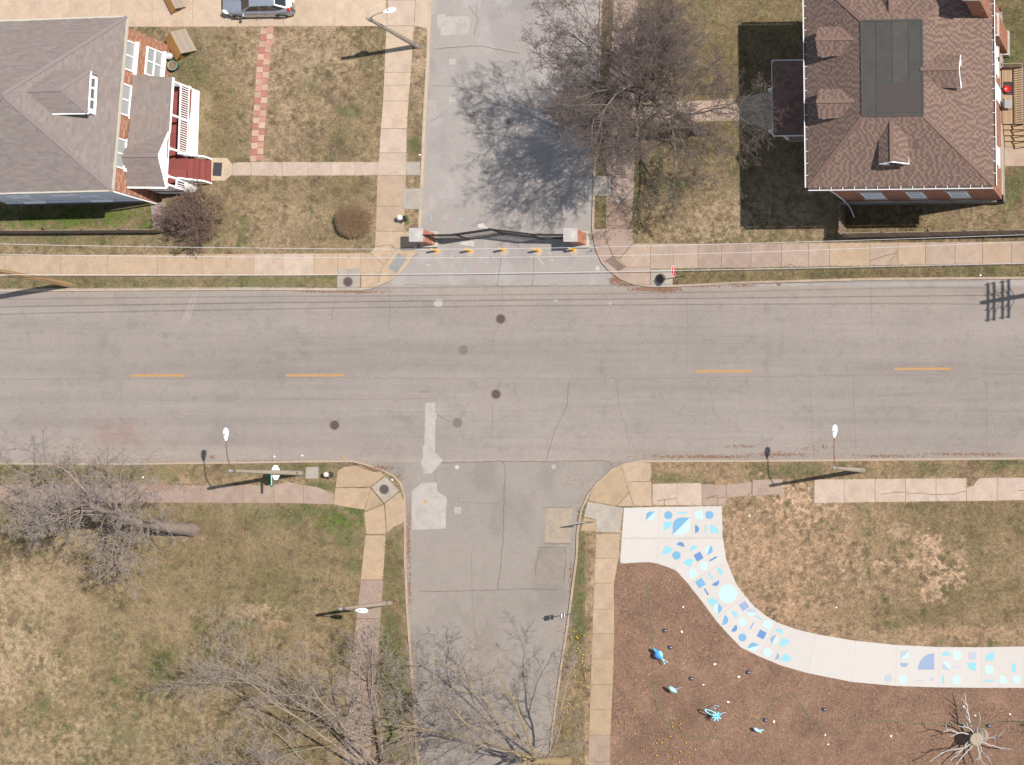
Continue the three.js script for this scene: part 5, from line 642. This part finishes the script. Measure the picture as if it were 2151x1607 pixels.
function bareTree(o) {
  const r = RNG(o.seed), t = thing(o.name || 'bare_tree', o.label, o.category || 'tree', o.at, o.group); const B = [...Array(o.counts.length + 1)].map(Builder);
  const rv = () => V(r() - .5, r() - .5, r() - .5).normalize();
  const grow = (p, dir, len, rad, lv) => {
    const ns = lv === 0 ? 16 : lv < 3 ? 6 : lv < o.counts.length ? 4 : 2, pts = [p.clone()], rr = [rad], d = dir.clone(), c = p.clone(); const wig = (o.wiggle || .22) * (lv ? 1 : .22), endR = lv === 0 ? .42 : .3;
    for (let i = 0; i < ns; i++) { d.addScaledVector(rv(), wig).addScaledVector(V(0, 1, 0), (lv ? o.tropism[Math.min(lv, o.tropism.length - 1)] : .02) / ns); d.normalize(); if (lv > 0 && c.y < .8 && d.y < 0) d.y = .15; c.addScaledVector(d, len / ns); pts.push(c.clone()); rr.push(Math.max(o.minR || .006, rad * lerp(1, endR, (i + 1) / ns))); }
    if (lv === 0) { rr[0] *= 1.35; } B[lv].tube(pts, rr, lv === 0 ? 14 : lv === 1 ? 7 : lv === 2 ? 5 : 3, lv === 0 ? .16 : 0);
    if (lv >= o.counts.length) return;
    const n = Math.max(1, Math.round(o.counts[lv] * (.8 + .4 * r()))), a0 = r() * 6.28;
    for (let k = 0; k < n; k++) {
      const f = lv === 0 ? lerp(o.first || .6, 1, (k + .5) / n) : lerp(.18, 1, Math.pow((k + .7 * r()) / n, .8)), s = f * ns, i = Math.min(ns - 1, Math.floor(s)), q = pts[i].clone().lerp(pts[i + 1], s - i), rq = lerp(rr[i], rr[i + 1], s - i); const bd = pts[i + 1].clone().sub(pts[i]).normalize();
      let ax = Math.abs(bd.y) < .9 ? V(0, 1, 0) : V(1, 0, 0); ax = ax.addScaledVector(bd, -ax.dot(bd)).normalize().applyAxisAngle(bd, a0 + k * 2.4 + (r() - .5) * .8); const an = (o.angle[Math.min(lv, o.angle.length - 1)]) * (.7 + .5 * r()) * (lv === 0 ? lerp(1.15, .5, (k + .5) / n) : 1); const cd = bd.clone().multiplyScalar(Math.cos(an)).addScaledVector(ax, Math.sin(an)).normalize();
      grow(q, cd, lv === 0 ? o.limb * (.75 + .45 * r()) : len * (o.ratio || .52) * (.6 + .6 * r()) * lerp(1.15, .7, f), Math.max(o.minR || .006, Math.min(rq * .75, rad * (lv === 0 ? (o.thin || .42) : .42))), lv + 1);
    }
  };
  grow(V(0, -.1, 0), V(...(o.lean || [0, 1, 0])).normalize(), o.trunk, o.r, 0);
  mesh('trunk', B[0].geo(), barked(o.bark), t); for (let i = 1; i < B.length; i++) if (B[i].pos.length) { const m = mesh(i < 3 ? 'limbs' : i === B.length - 1 ? 'twigs' : 'branches', B[i].geo(), i < 3 ? o.bark : o.twig || o.bark, t); m.userData.kind = 'stuff'; }
  return t;
}
const barkD = mat(A(158, 141, 131), .95), barkG = mat(A(176, 158, 148), .95), bark = mat(A(156, 140, 130), .95), barkL = mat(A(186, 166, 146), .95), twigM = mat(A(140, 123, 116), .95), twigL = mat(A(204, 188, 178), .95), barkY = mat(A(190, 168, 128), .95), twigR = mat(A(162, 132, 120), .95);
bareTree({ seed: 15, label: 'big bare spreading tree on the lawn beside the brown roofed house', at: G(1472, 275, .1), trunk: 9.6, r: .3, limb: 5.8, first: .4, counts: [30, 9, 8, 6, 4], angle: [1.15, .75, .8, .8], tropism: [0, .2, .12, .08, .05], ratio: .5, wiggle: .2, bark: barkD, twig: twigM, minR: .0068, thin: .22 });
bareTree({ seed: 27, label: 'tall bare tree with thick trunk on the park lawn by the pink sidewalk', at: P(400, 1112, .1), lean: [-.06, 1, -.02], trunk: 8.5, r: .38, limb: 4.8, first: .42, counts: [17, 7, 6, 6, 4], angle: [1.1, .8, .85, .8], tropism: [0, .16, .1, .06], ratio: .52, wiggle: .26, bark: barkG, twig: twigL, minR: .0062, thin: .22 });
bareTree({ seed: 47, label: 'bare tree leaning over the narrow street from its grassy verge by the tan sidewalk', at: G(1188, 1600, .1), lean: [-.2, 1, -.15], trunk: 4.2, r: .34, limb: 8.6, first: .4, counts: [11, 7, 6, 6, 5], angle: [1.1, .7, .75, .8], tropism: [0, .2, .12, .1], ratio: .48, wiggle: .2, bark: barkY, twig: twigL, minR: .0062, thin: .24 });
bareTree({ seed: 88, label: 'bare tree with pale limbs spreading over the leaf strewn sidewalk of the park', at: G(836, 1612, .1), lean: [-.2, 1, -.1], trunk: 3.2, r: .34, limb: 9.6, first: .3, counts: [15, 8, 7, 6, 5], angle: [1.3, .7, .75, .8], tropism: [0, .16, .12, .1], ratio: .48, wiggle: .2, bark: barkL, twig: twigL, minR: .0062, thin: .23 });
bareTree({ seed: 61, label: 'bare tree beyond the end of the painted path throwing shadows on it', at: G(2345, 1500, .1), trunk: 3, r: .25, limb: 4.2, first: .5, counts: [9, 5, 5, 4], angle: [.9, .7, .75], tropism: [0, .3, .2], wiggle: .2, bark, twig: twigM });
bareTree({ seed: 71, name: 'small_tree', label: 'small reddish brown leafless tree in the lawn below the red steps', at: G(432, 466, .1), trunk: .8, r: .11, limb: 2.2, first: .15, counts: [20, 8, 7, 6], angle: [.9, .6, .7], tropism: [0, .3, .2, .1], ratio: .52, wiggle: .25, bark: twigR, twig: twigR, minR: .007, thin: .34 });
// pale cut tree in the mulch bed
{
  const o = G(2060, 1545, .12), t = thing('pollarded_tree', 'pale cut back tree with stubby whitish limbs standing in the mulch bed', 'tree', o); const pale = mat(A(226, 218, 214), .9), B = Builder(), r = RNG(8), H = 1.7;
  mesh('trunk', metreUV(new THREE.LatheGeometry([[.5, 0], [.4, .25], [.38, .8], [.4, H - .1], [.38, H], [0, H + .02]].map(p => new THREE.Vector2(...p)), 18), .4), conc(196, 182, 164), t); mesh('cut_face', new THREE.CircleGeometry(.34, 18).rotateX(-Math.PI / 2).translate(0, H + .025, 0), conc(200, 182, 160), t);
  for (const [ax, az, L, up] of [[-1, .62, 2.4, .2], [-.8, .9, 2.5, .1], [-.62, -1, 2.3, .5], [-.4, -.45, 1.5, .6], [.15, -1, 1.9, .5], [1, -.05, 1.5, .3], [.95, .75, 1.9, .1], [0, 1, 1.7, .2], [-.9, .15, 1.8, .35], [.25, 1, 1.3, .3], [-1.0, -.55, 2.2, .3]]) {
    const d = V(ax, up, az).normalize(), c = V(d.x * .35, H - .25 - r() * .5, d.z * .35), pts = [c.clone()], rr = [.055]; for (let i = 0; i < 7; i++) { d.add(V((r() - .5) * .85, (r() - .45) * .4, (r() - .5) * .85)).normalize(); c.addScaledVector(d, L * (.75 + .3 * r()) / 7); pts.push(c.clone()); rr.push(lerp(.05, .022, (i + 1) / 7)); if (i > 1 && r() < .85) { const e = d.clone().add(V((r() - .5) * 1.6, .2 + r() * .4, (r() - .5) * 1.6)).normalize(), q = c.clone(), s = .25 + r() * .5; B.tube([q, q.clone().addScaledVector(e, s * .5), q.clone().addScaledVector(e, s).add(V(0, .08, 0))], [.028, .024, .02], 5); } } B.tube(pts, rr, 6);
  }
  const m = mesh('limbs', B.geo(), pale, t); m.userData.kind = 'stuff';
}
// round clipped shrub of bare stems, with stones at its foot
{
  const o = G(748, 467, .1), t = thing('round_shrub', 'round brown twiggy shrub on the corner lawn', 'shrub', o), B = Builder(), r = RNG(14); const cols = mat(A(196, 162, 128), .95);
  for (let i = 0; i < 3000; i++) { const a = r() * 6.28, el = r() < .5 ? Math.acos(r()) : Math.sqrt(r()) * 1.2, R = 1.08 * (.9 + .16 * r()); const e = V(Math.sin(el) * Math.cos(a) * R, Math.cos(el) * 1.05 * (.9 + .15 * r()) + .05, Math.sin(el) * Math.sin(a) * R), b = V(e.x * .3, .02, e.z * .3), m = b.clone().lerp(e, .55).add(V((r() - .5) * .15, .12, (r() - .5) * .15)); B.tube([b, m, e], [.012, .009, .007], 3); for (let k = 0; k < 2; k++) { const d = V(r() - .5, (r() - .2) * .4, r() - .5).multiplyScalar(.32); B.tube([m.clone().lerp(e, .5 + .4 * r()), e.clone().multiplyScalar(.93).add(d)], [.008, .006], 3); } }
  const m = mesh('stems', B.geo(), cols, t); m.userData.kind = 'stuff';
  const st = conc(226, 206, 184); [[768, 455], [772, 470], [766, 482], [752, 489], [774, 463], [760, 487]].forEach(([x, y], i) => { const g = new THREE.IcosahedronGeometry(.14 + r() * .08, 1), p = g.attributes.position; for (let k = 0; k < p.count; k++) p.setXYZ(k, p.getX(k) * 1.1, p.getY(k) * .6, p.getZ(k) * (.9 + .3 * noise(k, i))); g.computeVertexNormals(); const q = P(x, y, .12); const s = mesh('edging_stone', g, st); s.position.copy(q); tag(s, 'pale rounded edging stone at the foot of the brown shrub', 'stone', 'stones round the brown shrub'); });
  // gravel strip beside the brick house
  const gt = tex(128, 128, () => { const f = .55 + .7 * tr(); const c = A(196, 172, 164); return [c[0] * f, c[1] * f, c[2] * f]; }); mesh('gravel_strip', metreUV(sheet(px2([[316, 428], [348, 424], [348, 486], [322, 488]], .11), .106), 1 / 1.5), mat([1, 1, 1], 1, { map: gt }), null, 'structure'); paved.push([[318, 424], [350, 424], [350, 488], [322, 488]]);
}
// ---------------------------------------------------------------- garden ornaments in the mulch bed
{
  const zB = Z(1240, 1160, 3.594), zC = Z(1611, 1160, 3.594); const bl = mat([.06, .25, .5], .4), cy = mat([.25, .62, .7], .4), pb = mat([.35, .5, .75], .4), dkb = mat([.03, .12, .4], .4);
  const stake = (t, x, z, h) => mesh('stake', cyl(.012, .012, h, 6, x, 0, z), cy, t);
  const ell = (a, b, c) => new THREE.SphereGeometry(1, 16, 10).scale(a, b, c);
  { const t = thing('garden_ornament', 'blue bird shaped garden ornament with pale tail on a stake beside the hose', 'ornament', P(...zB(545, 765), .12)); t.rotation.y = -.9; stake(t, 0, 0, .6); mesh('body', ell(.34, .12, .19).translate(0, .66, 0), bl, t); mesh('head', ell(.11, .1, .1).translate(-.36, .72, 0), bl, t); mesh('beak', new THREE.ConeGeometry(.03, .12, 6).rotateZ(Math.PI / 2).translate(-.5, .72, 0), cy, t); mesh('tail', merge([bar(V(.3, .66, 0), V(.72, .6, -.12), .05, .03), bar(V(.3, .66, 0), V(.7, .6, .1), .05, .03)]), cy, t); for (const s of [-1, 1]) mesh('wing', ell(.2, .025, .1).rotateY(s * .3).translate(.05, .74, s * .14), s < 0 ? cy : dkb, t); }
  { const t = thing('garden_ornament', 'pale cyan oval ring ornament on a leaning stake in the mulch', 'ornament', P(...zB(690, 1018), .12)); mesh('stake', bar(V(0, 0, 0), V(-.2, .95, .05), .025), pb, t); mesh('ring', new THREE.TorusGeometry(.2, .04, 8, 20).scale(1.25, .55, 1).rotateX(-1.2).rotateY(-.65).translate(-.22, .98, .05), cy, t); mesh('leaf', ell(.18, .02, .05).rotateY(-.65).translate(-.22, .98, .05), mat([.5, .75, .75], .5), t); }
  { const t = thing('garden_ornament', 'large cyan flower ornament with splayed petals and two curled stems', 'ornament', P(...zB(960, 1200), .12)); t.rotation.y = -.45; mesh('stem', tube([V(-.05, 0, -.3), V(-.2, .5, -.35), V(-.1, .9, -.3), V(.08, .95, -.32)], .022, 6), pb, t); mesh('stem', tube([V(.5, 0, -.15), V(.3, .5, -.05), V(.1, 1.0, 0)], .02, 6), pb, t); mesh('ring', new THREE.TorusGeometry(.3, .045, 8, 22).scale(1.2, .42, 1).rotateX(-1.25).translate(-.12, 1.05, 0), cy, t); for (let i = 0; i < 8; i++) { const a = i / 8 * 6.28; mesh('petal', ell(.17, .02, .045).translate(.15, 0, 0).rotateY(a).translate(.32, 1.08, .06), i % 2 ? mat([.1, .5, .68], .4) : cy, t); } mesh('centre', ell(.06, .05, .06).translate(.32, 1.1, .06), bl, t); }
  { const t = thing('garden_ornament', 'small pale blue bud ornament beside the end of the hose', 'ornament', P(...zB(1278, 1335), .12)); t.rotation.y = -.6; stake(t, 0, 0, .5); mesh('bud', ell(.2, .1, .1).translate(-.05, .55, 0), pb, t); mesh('tip', new THREE.ConeGeometry(.06, .22, 8).rotateZ(-Math.PI / 2).translate(.25, .55, -.02), cy, t); mesh('leaf', ell(.16, .015, .04).rotateY(.6).translate(.2, .45, -.12), cy, t); }
  const whites = [[703, 413], [692, 600], [942, 845], [1123, 940], [855, 1000], [1042, 1130], [1388, 1278], [1775, 1380], [1797, 1450]].map(p => zB(...p)).concat([[938, 1387], [1573, 1232], [1487, 1165], [1835, 1222]].map(p => zC(...p)), [[1757, 1276]]), darks = [[572, 590], [770, 952], [1200, 905], [1330, 1265], [612, 717]].map(p => zB(...p)).concat([[1490, 1305], [1680, 1308], [440, 1185]].map(p => zC(...p)));
  const wg = new RoundedBoxGeometry(.17, .1, .12, 2, .03).translate(0, .05, 0), wtop = new THREE.CylinderGeometry(.012, .012, .2, 6).translate(0, .0, 0); const wm = mat([.75, .74, .72], .6), rr = RNG(77);
  for (const [x, y] of whites) { const t = thing('plant_marker', 'small white plant marker stuck in the mulch bed', 'marker', P(x, y, .118), 'white markers in the mulch bed'); mesh('tag', wg, wm, t); mesh('spike', wtop, wm, t); t.rotation.y = rr() * 3; t.scale.setScalar(.6 + rr() * .35); }
  const pg = new THREE.LatheGeometry([[0, 0], [.08, 0], [.11, .16], [.12, .16], [.12, .18], [.095, .18], [.09, .13], [0, .13]].map(p => new THREE.Vector2(...p)), 12), pm2 = mat([.03, .03, .035], .6), pl = mat([.25, .25, .45], .7);
  for (const [x, y] of darks) { const t = thing('nursery_pot', 'small black nursery pot left on the mulch', 'pot', P(x, y, .118), 'black nursery pots in the mulch bed'); mesh('pot', pg, pm2, t); mesh('sprig', ell(.07, .06, .05).translate(.03, .17, 0), pl, t); }
  const hose = mat(A(128, 140, 100), .6), hose2 = mat(A(140, 122, 104), .8); const hz = (z, pts, label, m) => { const o = mesh('garden_hose', tube(pts.map(p => P(...z(...p), .145)), .022, 6, 60), m); tag(o, label, 'hose'); };
  hz(zB, [[437, 240], [447, 430], [470, 640], [477, 820], [475, 1000], [490, 1090], [512, 1180], [560, 1270], [640, 1340], [760, 1390], [900, 1400], [1060, 1410]], 'long green garden hose snaking past the blue bird ornament', hose); hz(zB, [[1195, 1385], [1270, 1280], [1350, 1180], [1420, 1100], [1480, 1075], [1540, 1085], [1590, 1150], [1660, 1250], [1750, 1340]], 'green garden hose looped into a peak near the small bud ornament', hose); hz(zC, [[530, 1362], [640, 1325], [740, 1285], [860, 1273], [1000, 1278], [1200, 1297], [1400, 1298], [1600, 1290], [1800, 1283], [1990, 1300]], 'green garden hose running past the pale cut back tree', hose);
}
// ---------------------------------------------------------------- grass, mulch chips, flowers
{
  const r = RNG(101), g = new THREE.BufferGeometry(), v = []; for (let i = 0; i < 4; i++) { const a = i * 1.57 + .3, c = Math.cos(a), s = Math.sin(a), w = .2; v.push(V(-s * w, 0, c * w), V(s * w, 0, -c * w), V(c * .75, .75, s * .75)); } g.setFromPoints(v); g.computeVertexNormals();
  const boxes = paved.map(p => [Math.min(...p.map(q => q[0])), Math.max(...p.map(q => q[0])), Math.min(...p.map(q => q[1])), Math.max(...p.map(q => q[1]))]);
  const houses = [[[62, 107], [362, 98], [331, 426], [30, 433]], [[1778, 32], [2106, 32], [2106, 427], [1778, 427]], [[354, 186], [446, 190], [446, 388], [333, 408]], [[1625, 190], [1650, 150], [1778, 150], [1778, 302], [1650, 302], [1625, 280]], [[2108, 150], [2160, 150], [2160, 350], [2108, 350]]];
  const lawnP = Object.values(blocks).map(b => px2(b, .1).map(([x, z]) => w2p(x, z))), N = 230000, im = new THREE.InstancedMesh(g, mat([1, 1, 1], .95), N), m = new THREE.Matrix4(), q = new THREE.Quaternion(), e = new THREE.Euler(), c = new THREE.Color(); let k = 0, tries = 0;
  while (k < N && tries < 900000) { tries++; const x = r() * 2190 - 20, y = r() * 1650 - 20; if (!lawnP.some(p => inPoly(p, x, y))) continue; let bad = houses.some(p => inPoly(p, x, y)); const tx = x + (r() - .5) * 5, ty = y + (r() - .5) * 5; for (let i = 0; i < paved.length && !bad; i++) { const b = boxes[i]; if (tx > b[0] && tx < b[1] && ty > b[2] && ty < b[3] && inPoly(paved[i], tx, ty)) bad = true; } if (bad) continue;
    const s = .05 + r() * .06, h = s * (.55 + .6 * r()); const w = G(x, y, .1); m.compose(w, q.setFromEuler(e.set(0, r() * 6.3, 0)), V(s, h, s)); im.setMatrixAt(k, m); const a = lawnColour(x, y), f = .95 + r() * .5; im.setColorAt(k++, c.setRGB(Math.min(.6, a[0] * f), Math.min(.6, a[1] * f), Math.min(.6, a[2] * f))); }
  im.count = k; im.name = 'grass'; im.userData = { kind: 'stuff', label: 'short dormant lawn grass, straw and olive coloured', category: 'grass' }; scene.add(im);
  const bed = px2(bedPoly, .12).map(([x, z]) => w2p(x, z)); const chip = new THREE.BoxGeometry(1, .25, .35), NC = 60000, ic = new THREE.InstancedMesh(chip, mat([1, 1, 1], .95), NC); k = 0; tries = 0; while (k < NC && tries < 400000) { tries++; const x = 1270 + r() * 910, y = 1170 + r() * 460; if (!inPoly(bed, x, y)) continue; const s = .04 + r() * .06; m.compose(G(x, y, .12 + r() * .012), q.setFromEuler(e.set((r() - .5) * .5, r() * 6.3, (r() - .5) * .5)), V(s, s * .6, s)); ic.setMatrixAt(k, m); const f = (.55 + .8 * r()) * (.5 + 1.0 * fbm(x / 30, y / 30, 3)), a = r() < .08 ? A(192, 160, 134) : A(161, 126, 105); ic.setColorAt(k++, c.setRGB(a[0] * f, a[1] * f, a[2] * f)); } ic.count = k; ic.name = 'mulch_chips'; ic.userData = { kind: 'stuff', label: 'brown bark mulch chips covering the planting bed', category: 'mulch' }; scene.add(ic);
  const zE = Z(820, 1160, 3.594), zB = Z(1240, 1160, 3.594); const fg = mergeGeometries([...Array(6).keys()].map(i => new THREE.CircleGeometry(.5, 5).scale(1, .5, 1).rotateX(-Math.PI / 2).translate(.5, 0, 0).rotateY(i * 1.047)).concat([new THREE.CylinderGeometry(.22, .16, .4, 7).translate(0, .2, 0).toNonIndexed()].map(g2 => g2)).map(g2 => { const z = g2.index ? g2.toNonIndexed() : g2; return z; })); const beds = [[...zE(1420, 660), 16, 22, 16], [...zE(1470, 800), 10, 18, 8], [...zE(1450, 920), 16, 16, 8], [...zE(1340, 1180), 14, 18, 9], [...zB(660, 1330), 26, 26, 12], [...zB(500, 1440), 60, 30, 12], [...zB(700, 1520), 40, 24, 10], [...zB(260, 1300), 24, 30, 7]]; const nf = beds.reduce((s, b) => s + b[4], 0), fl = new THREE.InstancedMesh(fg, mat([.7, .4, .03], .7), nf), lf = new THREE.InstancedMesh(g, mat([.1, .1, .05], .8), nf * 3); k = 0; let k2 = 0; const gs = () => (r() + r() - 1);
  for (const [x, y, rx, ry, n] of beds) for (let i = 0; i < n; i++) { const X = x + gs() * rx * 1.3, Y = y + gs() * ry * 1.3, s = .032 + r() * .018; m.compose(P(X, Y, .3), q.setFromEuler(e.set((r() - .5) * .9, r() * 6, (r() - .5) * .9)), V(s, s, s)); fl.setMatrixAt(k++, m); for (let j = 0; j < 3; j++) { m.compose(P(X + gs() * 3, Y + gs() * 3, .1), q.setFromEuler(e.set(0, r() * 6, 0)), V(.06, .2, .06)); lf.setMatrixAt(k2++, m); } }
  fl.name = 'daffodil_blossoms'; fl.userData = { kind: 'stuff', label: 'yellow daffodil blossoms scattered in verge and mulch bed', category: 'flowers' }; scene.add(fl); lf.name = 'daffodil_leaves'; lf.userData = { kind: 'stuff', label: 'narrow green daffodil leaves under the yellow blossoms', category: 'leaves' }; scene.add(lf);
}
// small litter scraps
{ const r = RNG(5), wm = mat([.75, .75, .74], .8); for (const [x, y, h, lab] of [[577, 959, 0, 'white paper scrap in the road gutter near the octagonal sign'], [635, 957, 0, 'white paper scrap in the road gutter near the square concrete lid'], [824, 1008, .12, 'white paper scrap on the drain slab corner kerb'], [301, 1003, .11, 'white paper scrap in the verge below the leafless park tree'], [882, 325, .11, 'white paper scrap in the verge beside the front path'], [1575, 1083, .11, 'white paper scrap on the tan lawn by the painted path'], [882, 1569, .03, 'white paper scrap in the gutter of the narrow street'], [2060, 578, .11, 'white paper scrap in the verge below the overhead wires']]) { const g = new THREE.PlaneGeometry(.11, .08, 3, 2).rotateX(-Math.PI / 2), p = g.attributes.position; for (let i = 0; i < p.count; i++) p.setY(i, r() * .04); g.computeVertexNormals(); const o = mesh('paper_scrap', g, wm); o.position.copy(P(x, y, h + .005)); o.rotation.y = r() * 3; tag(o, lab, 'litter'); } }
shade(scene);
renderer.render(scene, camera);
